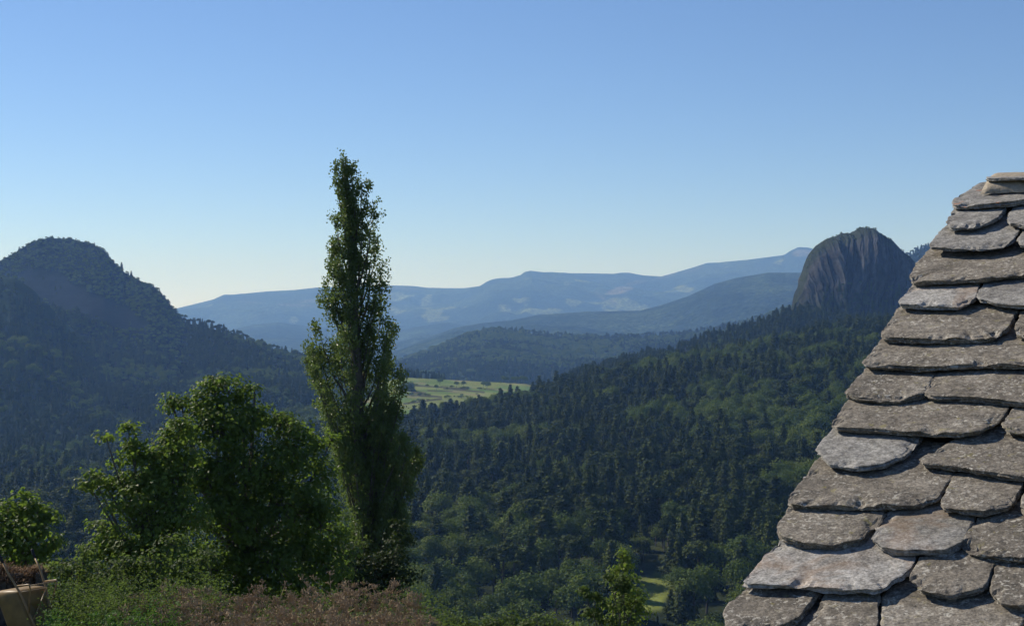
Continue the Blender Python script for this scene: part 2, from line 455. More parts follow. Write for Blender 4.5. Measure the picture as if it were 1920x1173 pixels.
# ------------------------------------------------------------------ phonolite rock peak
def rock_peak():
    crest = np.array([(1480, 600), (1488, 575), (1493, 560), (1500, 536), (1506, 512), (1513, 490), (1520, 476), (1530, 463), (1545, 451), (1560, 445), (1572, 440), (1580, 438),
                      (1588, 440), (1594, 440), (1600, 434), (1609, 429), (1613, 426), (1618, 427), (1632, 428), (1645, 436), (1658, 446), (1668, 449), (1678, 459), (1682, 466),
                      (1698, 478), (1712, 494), (1722, 520), (1734, 560), (1742, 600)], float)
    Dc0 = 1420.0
    base = -(618 - CYP) / F * Dc0
    px = np.linspace(1481, 1741, 420); v = np.concatenate([np.linspace(-1, -0.6, 150), np.linspace(-0.6, 0.3, 110)[1:], np.linspace(0.3, 1, 40)[1:]])
    PX, Vv = np.meshgrid(px, v, indexing='ij')
    y = np.interp(PX, crest[:, 0], crest[:, 1])
    y = y + vnoise(PX / 3.0, Vv * 6, 88) * 1.6 + vnoise(PX / 1.3, Vv * 14, 89) * 1.0 - 1.2
    zc = -(y - CYP) / F * Dc0
    hd = 66 * np.sqrt(np.clip(1 - ((PX - 1611) / 133) ** 2, 0.02, 1))
    prof = (1 - np.abs(Vv) ** 2.6) ** 0.62
    Z = base + (zc - base) * prof
    # hanging ribs and gullies that lean like the cooling columns of the real rock
    xs = (PX - CXP) / F * Dc0
    lean = (Z - base) * 0.16 * np.sign(PX - 1560)
    xl = xs + np.where(PX > 1560, -0.22, 0.1) * (Z - base)
    front = 1 - sstep(Vv, -0.5, 0.1)
    xl = xl + fbm(xs / 14, Z / 50, 95, 3) * 4
    g = fbm(xl / 19.0, Z / 85, 5, 3) * 15 + fbm(xl / 5.0, Z / 40, 15, 4) * 6.5 + fbm(xl / 1.7, Z / 45, 25, 3) * 3.4 + fbm(xl / 3, Z / 8, 29, 4) * 1.3
    r2 = np.exp(-((xl - 330 + 0.0 * Z) / 6.0) ** 2) * 12 + np.exp(-((xl - 319) / 4.0) ** 2) * 7
    D = Dc0 + Vv * hd - (g + r2 * 0.8) * front * np.clip(prof * 1.6, 0.1, 1)
    X = (PX - CXP) / F * Dc0 + (fbm(Vv * 5, Z / 16, 71, 4) * 2.6) * (1 - sstep(prof, .9, 1.0))
    Z = Z + fbm(xs / 6, Vv * 9, 35, 4) * 2.2 * np.clip(1 - np.abs(Vv), 0, 1)
    n = fbm(xl / 3.5, Z / 50, 51, 4)
    c = lerp(c3(0.034, 0.034, 0.037), c3(0.088, 0.087, 0.086), sstep(n, -0.3, 0.4))
    green = sstep(prof, 0.86, 0.97) + sstep(fbm(xs / 14, Z / 20, 53, 4), 0.15, 0.4) * 0.6 + (1 - sstep(Z, base + 20, base + 42)) * 0.7
    c = lerp(c, c3(0.036, 0.046, 0.024), np.clip(green, 0, 1) * 0.8)
    nx, ny = PX.shape; i = np.arange(nx * ny).reshape(nx, ny)
    Fq = np.stack([i[:-1, :-1], i[1:, :-1], i[1:, 1:], i[:-1, 1:]], -1).reshape(-1, 4)
    m = vcol_mat('phonolite', 0.25, 0.4, 0.9, 0.6, 0.9, 1.2)
    o = link('rock_peak', new_mesh('rock_peak', np.stack([X, D, Z], -1).reshape(-1, 3), Fq, m, c.reshape(-1, 3), False))
    tag(o, 'steep grey brown volcanic rock peak with vertical ribs, rising above the wooded hillside', kind='structure')
    return PX, Vv, np.stack([X, D, Z], -1), Z - base
rock = rock_peak()

# ------------------------------------------------------------------ tree prototypes (unit height)
def leaf_cards(C, NRM, S, tint, rng, asp=0.62, fold=0.18):
    """one folded kite per leaf: centres (n,3), normals, sizes -> verts, faces, colours"""
    n = len(C)
    NRM = NRM / np.maximum(np.linalg.norm(NRM, axis=1, keepdims=True), 1e-6)
    a = rng.normal(size=(n, 3)); a -= NRM * (a * NRM).sum(1, keepdims=True)
    a /= np.maximum(np.linalg.norm(a, axis=1, keepdims=True), 1e-6)
    b = np.cross(NRM, a)
    S = S[:, None]
    v0 = C - a * S * 0.5; v2 = C + a * S * 0.5
    v1 = C + b * S * 0.5 * asp + NRM * S * fold - a * S * 0.08; v3 = C - b * S * 0.5 * asp + NRM * S * fold - a * S * 0.08
    V = np.stack([v0, v1, v2, v3], 1).reshape(-1, 3)
    k = np.arange(n)[:, None] * 4
    Fc = np.concatenate([k + np.array([[0, 1, 2]]), k + np.array([[0, 2, 3]])], 0)
    Cc = np.repeat(tint, 4)[:, None] * np.ones((1, 3))
    return V, Fc, Cc

def conifer_mesh(name, seed, rad=0.19, top=1.0, layers=19, clear=0.10, rnd=0.25, power=0.85):
    rng = np.random.default_rng(seed)
    C = []; Nn = []; S = []; T = []
    for L in range(layers):
        h = clear + (1.0 - clear) * (L + 0.5) / layers
        r = rad * (1 - h) ** power * rng.uniform(1 - rnd, 1 + rnd) + 0.012
        nb = int(6 + 6 * r / rad)
        ph = rng.uniform(0, 6.28)
        for b in range(nb):
            a = ph + 6.283 * b / nb + rng.normal(0, .2)
            rb = r * rng.uniform(0.65, 1.2)
            tb = rng.uniform(0, 1)
            ns = 5 if r > 0.08 else 3
            for k in range(ns):
                f = (k + 0.7) / ns
                p = np.array([math.cos(a) * rb * f, math.sin(a) * rb * f, h - 0.30 * rb * f * f + rng.normal(0, .008)])
                for q in range(3):
                    C.append(p + rng.normal(0, 0.010 + 0.012 * f, 3) * [1, 1, .6]); Nn.append([math.cos(a) * .35 + rng.normal(0, .35), math.sin(a) * .35 + rng.normal(0, .35), 1 * rng.uniform(.2, 1)])
                    S.append(rng.uniform(.042, .075) * (0.7 + 0.5 * r / rad)); T.append(tb * .6 + .4 * rng.uniform())
    V, Fc, Cc = leaf_cards(np.array(C), np.array(Nn), np.array(S), np.array(T), rng, 0.7, 0.1)
    m = MB(); m.tube([(0, 0, -0.06), (0, 0, .5), (0, 0, 0.97)], [.016, .010, .003], 5)
    tv = np.array(m.v); n0 = len(V)
    quads = np.array([f for f in m.f if len(f) == 4]) + n0
    return new_mesh(name, np.vstack([V, tv]), [Fc, quads], [M_conif, M_bark], np.vstack([Cc, np.ones((len(tv), 3))]), False,
                    [0] * len(Fc) + [1] * len(quads))

def broad_mesh(name, seed, rx=0.36, cz=0.56, rz=0.43, lobes=16, leaves=1500, mat=None, size=.05):
    rng = np.random.default_rng(seed)
    C = []; Nn = []; T = []
    per = leaves // lobes
    for L in range(lobes):
        d = rng.normal(size=3); d /= np.linalg.norm(d)
        if d[2] < -0.4: d[2] *= -0.5
        k = rng.uniform(.45, .72)
        c = np.array([d[0] * rx * k, d[1] * rx * k, cz + d[2] * rz * k])
        lr = rng.uniform(.38, .60) * rx
        tt = rng.uniform(0, 1)
        u = rng.normal(size=(per, 3)); u /= np.linalg.norm(u, axis=1, keepdims=True)
        u[:, 2] = np.where(u[:, 2] < -0.35, -u[:, 2], u[:, 2])
        rad_ = lr * rng.uniform(.72, 1.08, (per, 1)) * (1 + .22 * np.sin(u[:, :1] * 9 + tt * 9) * np.cos(u[:, 1:2] * 8))
        C.append(c + u * rad_ * [1, 1, .85]); Nn.append(u * .9 + rng.normal(0, .45, (per, 3)) + [0, 0, .25]); T.append(np.full(per, tt) * .5 + rng.uniform(0, .5, per))
    C = np.vstack(C); Nn = np.vstack(Nn); T = np.concatenate(T)
    V, Fc, Cc = leaf_cards(C, Nn, rng.uniform(size * .7, size * 1.3, len(C)), T, rng, 0.8, 0.12)
    m = MB(); m.tube([(0, 0, -0.08), (0.01, 0, .3), (0, .01, .6)], [.025, .018, .008], 5)
    tv = np.array(m.v); n0 = len(V)
    quads = np.array([f for f in m.f if len(f) == 4]) + n0
    return new_mesh(name, np.vstack([V, tv]), [Fc, quads], [mat or M_broad, M_bark], np.vstack([Cc, np.ones((len(tv), 3))]), False,
                    [0] * len(Fc) + [1] * len(quads))

CON = [conifer_mesh('conifer_a', 1, .21), conifer_mesh('conifer_b', 2, .25, rnd=.35, power=.7), conifer_mesh('conifer_c', 3, .27, layers=14, clear=.18, rnd=.45, power=.55),
       conifer_mesh('conifer_d', 4, .18, layers=19), conifer_mesh('conifer_e', 5, .29, layers=12, clear=.22, rnd=.5, power=.45)]
CON[2] = broad_mesh('pine_a', 31, .19, .62, .38, 15, 1500, M_conif, .042)
CON[4] = broad_mesh('pine_b', 32, .23, .64, .34, 14, 1500, M_conif, .042)
BRO = [broad_mesh('broadleaf_a', 11), broad_mesh('broadleaf_b', 12, .42, .52, .42, 20, 1800), broad_mesh('broadleaf_c', 13, .30, .58, .42, 14, 1400), broad_mesh('broadleaf_d', 14, .46, .5, .38, 22, 1900)]
DEAD = broad_mesh('bare_tree', 19, .26, .58, .4, 12, 420, M_deadw, .03)

# ------------------------------------------------------------------ forests
rng = np.random.default_rng(42)
def scatter(layer, px0, px1, d0, d1, sp, keep, jit=0.8, seed=0):
    """jittered rows of tree feet on a layer: returns px, D, x, z"""
    r = np.random.default_rng(seed)
    out = []
    D = d0
    while D < d1:
        x0 = (px0 - CXP) / F * D; x1 = (px1 - CXP) / F * D
        n = max(1, int((x1 - x0) / sp))
        xs = x0 + (np.arange(n) + r.uniform(-jit, jit, n)) * sp
        ds = D + r.uniform(-jit, jit, n) * sp
        out.append(np.stack([xs, ds], 1)); D += sp * 0.9
    a = np.vstack(out); px = a[:, 0] / a[:, 1] * F + CXP
    # drop what the crest hides
    ok = (a[:, 1] <= layer.Dc(px) + sp * 2.5)
    a = a[ok]; px = px[ok]
    z = layer.z(px, a[:, 1])
    py = CYP - z / a[:, 1] * F
    k = keep(px, py, a[:, 0], a[:, 1], r)
    return px[k], py[k], a[k, 0], a[k, 1], z[k]

def broad_mask(x, D, sc_=35.0, seed=200):
    return fbm(x / sc_, D / sc_, seed, 3)

def gn_forest(name, pts, idx, scl, rot, protos, label, cat, sxy=None):
    """ONE object: its points carry copies of tree geometry taken from trees standing in the scene"""
    me = bpy.data.meshes.new(name); me.from_pydata([tuple(p) for p in pts], [], [])
    for nm, typ, dat in (('tree_index', 'INT', idx), ('tree_turn', 'FLOAT', rot)):
        at = me.attributes.new(nm, typ, 'POINT'); at.data.foreach_set('value', np.asarray(dat, dtype=np.int32 if typ == 'INT' else np.float32))
    at = me.attributes.new('tree_scale', 'FLOAT_VECTOR', 'POINT')
    s3 = np.stack([scl * sxy, scl * sxy, scl], 1).astype(np.float32); at.data.foreach_set('vector', s3.reshape(-1))
    o = link(name, me); tag(o, label, cat, None, 'stuff')
    ng = bpy.data.node_groups.new(name + '_nodes', 'GeometryNodeTree')
    ng.interface.new_socket('Geometry', in_out='INPUT', socket_type='NodeSocketGeometry')
    ng.interface.new_socket('Geometry', in_out='OUTPUT', socket_type='NodeSocketGeometry')
    gi = ng.nodes.new('NodeGroupInput'); go = ng.nodes.new('NodeGroupOutput')
    g2i = ng.nodes.new('GeometryNodeGeometryToInstance')
    for p in reversed(protos):      # multi-input sockets list the last link first
        oi = ng.nodes.new('GeometryNodeObjectInfo'); oi.transform_space = 'ORIGINAL'; oi.inputs['Object'].default_value = p
        ng.links.new(oi.outputs['Geometry'], g2i.inputs[0])
    iop = ng.nodes.new('GeometryNodeInstanceOnPoints'); iop.inputs['Pick Instance'].default_value = True
    def attr(nm, dt):
        a = ng.nodes.new('GeometryNodeInputNamedAttribute'); a.data_type = dt; a.inputs['Name'].default_value = nm
        return [s for s in a.outputs if s.enabled and s.name == 'Attribute'][0]
    ng.links.new(gi.outputs[0], iop.inputs['Points']); ng.links.new(g2i.outputs[0], iop.inputs['Instance'])
    ng.links.new(attr('tree_index', 'INT'), iop.inputs['Instance Index'])
    cx = ng.nodes.new('ShaderNodeCombineXYZ'); ng.links.new(attr('tree_turn', 'FLOAT'), cx.inputs[2])
    ng.links.new(cx.outputs[0], iop.inputs['Rotation']); ng.links.new(attr('tree_scale', 'FLOAT_VECTOR'), iop.inputs['Scale'])
    ng.links.new(iop.outputs[0], go.inputs[0])
    md = o.modifiers.new('trees', 'NODES'); md.node_group = ng
    return o

# --- near hillside: the trees that show largest stand alone, the rest are one forest
def keep_near(px, py, x, D, r):
    k = np.ones(len(px), bool)
    k &= ~((ell(px, py, 1222, 1112, 50, 40, -0.5) < 1))
    k &= ~((px > 1184) & (px < 1250) & (D > 362) & (D < 398))
    k &= (py < 1330) & (px > -120) & (px < 2400)
    return k
px, py, x, D, z = scatter(near, -140, 2400, 285, 1020, 6.3, keep_near, seed=7)
bm = broad_mask(x, D, 34, 200) + 0.55 * (1 - sstep(D, 330, 560)) + rng.normal(0, .17, len(x)) + np.where(px < 300, -.05, 0) + 0.10 * sstep(px, 1250, 1500)
isb = bm > 0.24
hgt = np.where(isb, rng.uniform(8, 14.5, len(x)), rng.triangular(6.5, 12.0, 18.5, len(x)))
hgt = np.where((px > 1140) & (px < 1256) & (D >= 396) & (D < 425), np.minimum(hgt, 8.0), hgt)
hgt = np.where((px > 1190) & (px < 1256) & (py > 1100) & (py < 1230), rng.uniform(1.5, 3.0, len(x)), hgt)
# thin out broadleaf trees (wider crowns)
keep = ~isb | (rng.uniform(size=len(x)) < 0.55)
px, py, x, D, z, isb, hgt = (a[keep] for a in (px, py, x, D, z, isb, hgt))
size = hgt / D
inview = (px > -20) & (px < 1660) & (py < 1215) & ~((px > 1380) & (py > 1173 - (px - 1355) / 0.57 + 60)) & ~((px > 150) & (px < 740) & (py > 800))
con_objs = []; bro_objs = []
def ind(kind, sel, group):
    global con_objs, bro_objs
    for q in sel:
        if kind == 'conifer':
            me = CON[rng.choice([0, 0, 1, 1, 3, 2, 4])]; nm = 'conifer_tree'
            lab = 'dark conifer of the dense wood on the near hillside'
            cat = 'conifer'
        else:
            me = BRO[rng.integers(0, 4)]; nm = 'broadleaf_tree'
            lab = 'rounded green broadleaf tree in the wood low on the near hillside'
            cat = 'broadleaf tree'
        o = bpy.data.objects.new(nm, me); col.objects.link(o)
        o.location = (x[q], D[q], z[q] - 0.3)
        s = hgt[q] * (1.08 if kind == 'conifer' else 1.0); w_ = rng.uniform(.95, 1.5) if kind == 'conifer' else rng.uniform(.8, 1.2)
        o.scale = (s * w_, s * w_, s); o.rotation_euler = (rng.normal(0, .03), rng.normal(0, .03), rng.uniform(0, 6.28))
        tag(o, lab, cat, group)
        (con_objs if kind == 'conifer' else bro_objs).append(o)
idc = np.where(~isb & inview)[0]; idc = idc[np.argsort(-size[idc])][:262]
idb = np.where(isb & inview)[0]; idb = idb[np.argsort(-size[idb])][:262]
ind('conifer', idc, 'conifers on the near hillside'); ind('broadleaf', idb, 'broadleaf trees on the near hillside')
# one prototype object of each shape, picked from the standing trees
def protos():
    ps = []
    for me in CON: ps.append(next(o for o in con_objs if o.data == me))
    for me in BRO: ps.append(next(o for o in bro_objs if o.data == me))
    return ps
PR = protos()
# dead reddish tree low on the hillside
o = link('bare_tree', DEAD, None, None); D_ = 400.0; pz = float(near.z(993, D_)); o.location = ((993 - CXP) / F * D_, D_, pz); o.scale = (10, 10, 11)
tag(o, 'bare reddish grey tree among green crowns low on the hillside', 'tree')
used = np.zeros(len(x), bool); used[idc] = True; used[idb] = True
rest = ~used
ii = np.where(isb, 5 + rng.integers(0, 4, len(x)), rng.choice([0, 0, 1, 1, 3, 2, 4], len(x)))
pts = np.stack([x, D, z - 0.3], 1)[rest]
gn_forest('forest', pts, ii[rest], hgt[rest], rng.uniform(0, 6.28, rest.sum()), PR, 'dense conifer wood mixed with broadleaf crowns covering the near hillside', 'forest', np.where(isb[rest], rng.uniform(.8, 1.2, rest.sum()), rng.uniform(.95, 1.5, rest.sum())))

# --- left mountain
def keep_mount(px, py, x, D, r):
    n = fbm(x / 30, D / 30, 33, 3)
    k = np.ones(len(px), bool)
    for (cx, cy, rx, ry, rot) in ((105, 545, 78, 27, 0.30), (200, 585, 82, 23, 0.45)):
        k &= (ell(px, py, cx, cy, rx, ry, rot) + n * .5 > 1) | (r.uniform(size=len(px)) < .04)
    u = D / mount.Dc(px)
    crag = (u > 0.88) & (px < 345)
    k &= ~crag | (r.uniform(size=len(px)) < .95)
    k &= ~((u > .98) & (px < 225) & (r.uniform(size=len(px)) < .35))
    k &= ell(px, py, 112, 850, 17, 26, -.5) > 1
    k &= ell(px, py, 112, 878, 10, 12, 0) > 1
    k &= (ell(px, py, 595, 775, 40, 16, 0.1) + n > 1)
    k &= ell(px, py, 527, 700, 8, 6, 0) > 1
    return k & (py < 960)
PX_, PY_, X_, D_m, Z_ = scatter(mount, -150, 790, 800, 1900, 7.2, keep_mount, seed=17)
b = (broad_mask(X_, D_m, 75, 260) + rng.normal(0, .2, len(X_)) + 0.2 * sstep(PX_, 430, 560) + .12 * (1 - sstep(PX_, 0, 200)) * sstep(PY_, 760, 820)) > 0.26
crag = (D_m / mount.Dc(PX_) > .88) & (PX_ < 345)
h_ = np.where(b, rng.uniform(7, 12, len(X_)), rng.uniform(8, 14, len(X_))) * np.where(crag, .38, 1)
idx = np.where(b, 5 + rng.integers(0, 4, len(X_)), rng.integers(0, 5, len(X_)))
P_m = [np.stack([X_, D_m, Z_ - .3], 1)]; I_m = [idx]; H_m = [h_]
def keep_dome(px, py, x, D, r):
    n = fbm(x / 30, D / 30, 33, 3); k = D / mount.Dc(px) < .998
    for (cx, cy, rx, ry, rot) in ((105, 545, 78, 27, 0.30), (200, 585, 82, 23, 0.45)):
        k &= (ell(px, py, cx, cy, rx, ry, rot) + n * .5 > 1)
    return k
PX_, PY_, X_, D_m, Z_ = scatter(mount, -150, 350, 1560, 1900, 3.9, keep_dome, seed=27)
P_m.append(np.stack([X_, D_m, Z_ - 1.2], 1)); I_m.append(rng.choice([2, 4, 4, 5, 6], len(X_))); H_m.append(rng.uniform(4.0, 7.5, len(X_)))
def keep_all(px, py, x, D, r):
    return np.ones(len(px), bool)
PX_, PY_, X_, D_m, Z_ = scatter(knoll, -150, 260, 950, 1520, 7.2, lambda a, b_, c, d, r: (d / knoll.Dc(a) < .985) & (r.uniform(size=len(a)) < .9), seed=18)
b = broad_mask(X_, D_m, 60, 270) + rng.normal(0, .15, len(X_)) > .3
P_m.append(np.stack([X_, D_m, Z_ - .3], 1)); I_m.append(np.where(b, 5 + rng.integers(0, 4, len(X_)), rng.integers(0, 5, len(X_)))); H_m.append(rng.uniform(7, 12, len(X_)))
P_m = np.vstack(P_m); I_m = np.concatenate(I_m); H_m = np.concatenate(H_m)
gn_forest('forest', P_m, I_m, H_m, rng.uniform(0, 6.28, len(P_m)), PR, 'hazy blue green forest covering the slopes of the left mountain', 'forest', rng.uniform(.8, 1.2, len(P_m)))

# --- spur below the rock peak, and the foot of the rock itself
PX_, PY_, X_, D_m, Z_ = scatter(wedge, 1080, 2000, 1020, 1400, 6.2, lambda a, b_, c, d, r: ~((a > 1590) & (a < 1690) & (d > 1290)) , seed=19)
b = broad_mask(X_, D_m, 50, 280) + rng.normal(0, .15, len(X_)) > .35
P_w = [np.stack([X_, D_m, Z_ - .3], 1)]; I_w = [np.where(b, 5 + rng.integers(0, 4, len(X_)), rng.integers(0, 5, len(X_)))]; H_w = [np.where(b, rng.uniform(5, 8, len(X_)), rng.uniform(9, 15, len(X_)))]
rp, rv, rxyz, rh = rock
mfoot = (rv < -0.45) & (rh > -5) & (rh < 42) & (rp > 1520)
q = np.argwhere(mfoot); q = q[rng.permutation(len(q))[:520]]
hh = rh[q[:, 0], q[:, 1]]; kp = rng.uniform(size=len(q)) < np.clip(1.15 - hh / 38, 0.05, 1); q = q[kp]
P_w.append(rxyz[q[:, 0], q[:, 1]]); I_w.append(rng.integers(0, 5, len(q))); H_w.append(rng.uniform(6, 12, len(q)))
q = np.argwhere((rh > 45) & (rv < .2) & ((np.abs(rv) < .45) | (rng.uniform(size=rv.shape) < .04))); q = q[rng.permutation(len(q))[:110]]
P_w.append(rxyz[q[:, 0], q[:, 1]] - [0, 0, .8]); I_w.append(rng.choice([5, 6, 8], len(q))); H_w.append(rng.uniform(1.3, 2.8, len(q)))
P_w = np.vstack(P_w); I_w = np.concatenate(I_w); H_w = np.concatenate(H_w)
gn_forest('forest', P_w, I_w, H_w, rng.uniform(0, 6.28, len(P_w)), PR, 'dark conifer wood on the spur at the foot of the rock peak', 'forest', rng.uniform(.8, 1.15, len(P_w)))

# --- distant low hill
PX_, PY_, X_, D_m, Z_ = scatter(hillC, 640, 2050, 1900, 3050, 11.5, keep_all, seed=20)
b = broad_mask(X_, D_m, 150, 290) + rng.normal(0, .18, len(X_)) > .12
gn_forest('forest', np.stack([X_, D_m, Z_ - .3], 1), np.where(b, 5 + rng.integers(0, 4, len(X_)), rng.integers(0, 5, len(X_))),
          np.where(b, rng.uniform(9, 13, len(X_)), rng.uniform(10, 16, len(X_))), rng.uniform(0, 6.28, len(X_)), PR, 'distant blue forest on the low rounded hill behind the pasture', 'forest', rng.uniform(.9, 1.5, len(X_)))

# --- single trees one can tell apart
def lone(kind, px_, py_, D_, h_, label, group=None, w_=1.0):
    me = (CON if kind == 'c' else BRO)[rng.integers(0, 4)]
    o = bpy.data.objects.new('conifer_tree' if kind == 'c' else 'broadleaf_tree', me); col.objects.link(o)
    o.location = PV(px_, py_, D_); o.scale = (h_ * w_, h_ * w_, h_); o.rotation_euler = (0, 0, rng.uniform(0, 6.28))
    return tag(o, label, 'conifer' if kind == 'c' else 'broadleaf tree', group)
def on_meadow(px_, py_):
    Ds = np.linspace(1050, 1480, 300); zz = meadow.z(np.full(300, px_), Ds); yy = CYP - zz / Ds * F
    return float(Ds[np.argmin(np.abs(yy - py_))])
mt = [(825, 722, 8, 'narrow small tree standing high on the pasture'), (818, 731, 6, 'low bushy tree on the field bank in the pasture'), (856, 726, 7, 'round tree, left one of the pair amid the pasture'),
      (869, 726, 7.5, 'round tree, right one of the pair amid the pasture'), (906, 728, 8, 'paler left one of two touching trees on the pasture'), (913, 729, 9, 'darker right one of two touching trees on the pasture'),
      (838, 732, 4, 'grey green bush on the field bank in the pasture'), (938, 720, 4, 'tiny tree near the right end of the pasture')]
for (a, b_, h, lb) in mt:
    Dm = on_meadow(a, b_); lone('b', a, CYP - float(meadow.z(a, Dm)) / Dm * F + 1, Dm, h, lb)
for k_ in range(34):
    a = rng.choice([rng.uniform(775, 880), rng.uniform(760, 830), rng.uniform(830, 910)]); b_ = {0: 723 + (a - 775) * .06, 1: 741 + (a - 760) * .05, 2: 757 - (a - 755) * .13}[int(k_ % 3)]
    if b_ > 765 or a > 930: continue
    Dm = on_meadow(a, b_); lone('b', a, CYP - float(meadow.z(a, Dm)) / Dm * F + 1, Dm, rng.uniform(1.8, 3.8), 'low dark bush on the banks between the strips of pasture', 'bushes along the field banks', 1.8)
for (a, h) in ((944, 9), (951, 7), (962, 8), (969, 8), (980, 9), (986, 8)):
    lone('b', a, 719, 1490, h, 'dark tree of the row along the far edge of the pasture', 'trees along the far edge of the pasture')
for k_ in range(30):
    a = 748 + k_ * 2.9 + rng.uniform(-1, 1)
    lone('c', a, 709 + rng.uniform(-1, 1) + (a - 755) * 0.04, 1490 + rng.uniform(-10, 30), rng.uniform(9, 13) * (1.0 - 0.35 * (a - 755) / 80), 'dark conifer of the plantation row behind the pasture', 'conifers behind the pasture')
for (a, b_, h) in ((760, 738, 12), (766, 741, 12), (771, 736, 11), (757, 742, 12), (775, 742, 7), (764, 752, 8), (757, 755, 9)):
    lone('b', a, b_, 1330, h, 'dark tree of the grove at the left edge of the pasture', 'grove beside the pasture', 1.1)
for (a, b_, h, lb) in ((228, 508, 11, 'tall lone pine on the skyline of the left mountain'), (246, 521, 9, 'small pine right of the tall lone pine on the mountain skyline'), (36, 472, 7, 'small pine on the left shoulder of the rounded mountain')):
    lone('c', a, b_, float(mount.Dc(a)) - 4, h, lb, None, 1.3)

# ------------------------------------------------------------------ near trees
def build_leaves(name, C, Nn, S, T, mat, parent, rng, asp=.7, fold=.15):
    V, Fc, Cc = leaf_cards(C, Nn, S, T, rng, asp, fold)
    return link(name, new_mesh(name, V, Fc, mat, Cc, False), parent)

M_pop = leaf_mat('poplar_leaves', (0.072, 0.120, 0.036), (0.115, 0.168, 0.048), (0.190, 0.240, 0.078), 0.38, 0.50, 0.4, tcol=(.12, .18, .03))
M_map = leaf_mat('maple_leaves', (0.078, 0.120, 0.020), (0.125, 0.172, 0.028), (0.200, 0.235, 0.042), 0.55, 0.46, 0.25, tcol=(.24, .38, .05))
M_shr = leaf_mat('shrub_leaves', (0.040, 0.065, 0.022), (0.070, 0.100, 0.030), (0.140, 0.175, 0.045), 0.6, 0.40, 0.15, tcol=(.24, .36, .06))
M_barkd = flat_mat('grey_bark', (0.12, 0.11, 0.095), 0.9, 0.1, 9, 0.4, 0.7, 0.02)

M_hedge_shade = leaf_mat('shade_toned_shrub_leaves', (0.020, 0.034, 0.012), (0.034, 0.052, 0.016), (0.055, 0.075, 0.022), 0.6, 0.2, 0.15)  # leaf colour lowered to paint in the shade under the poplar

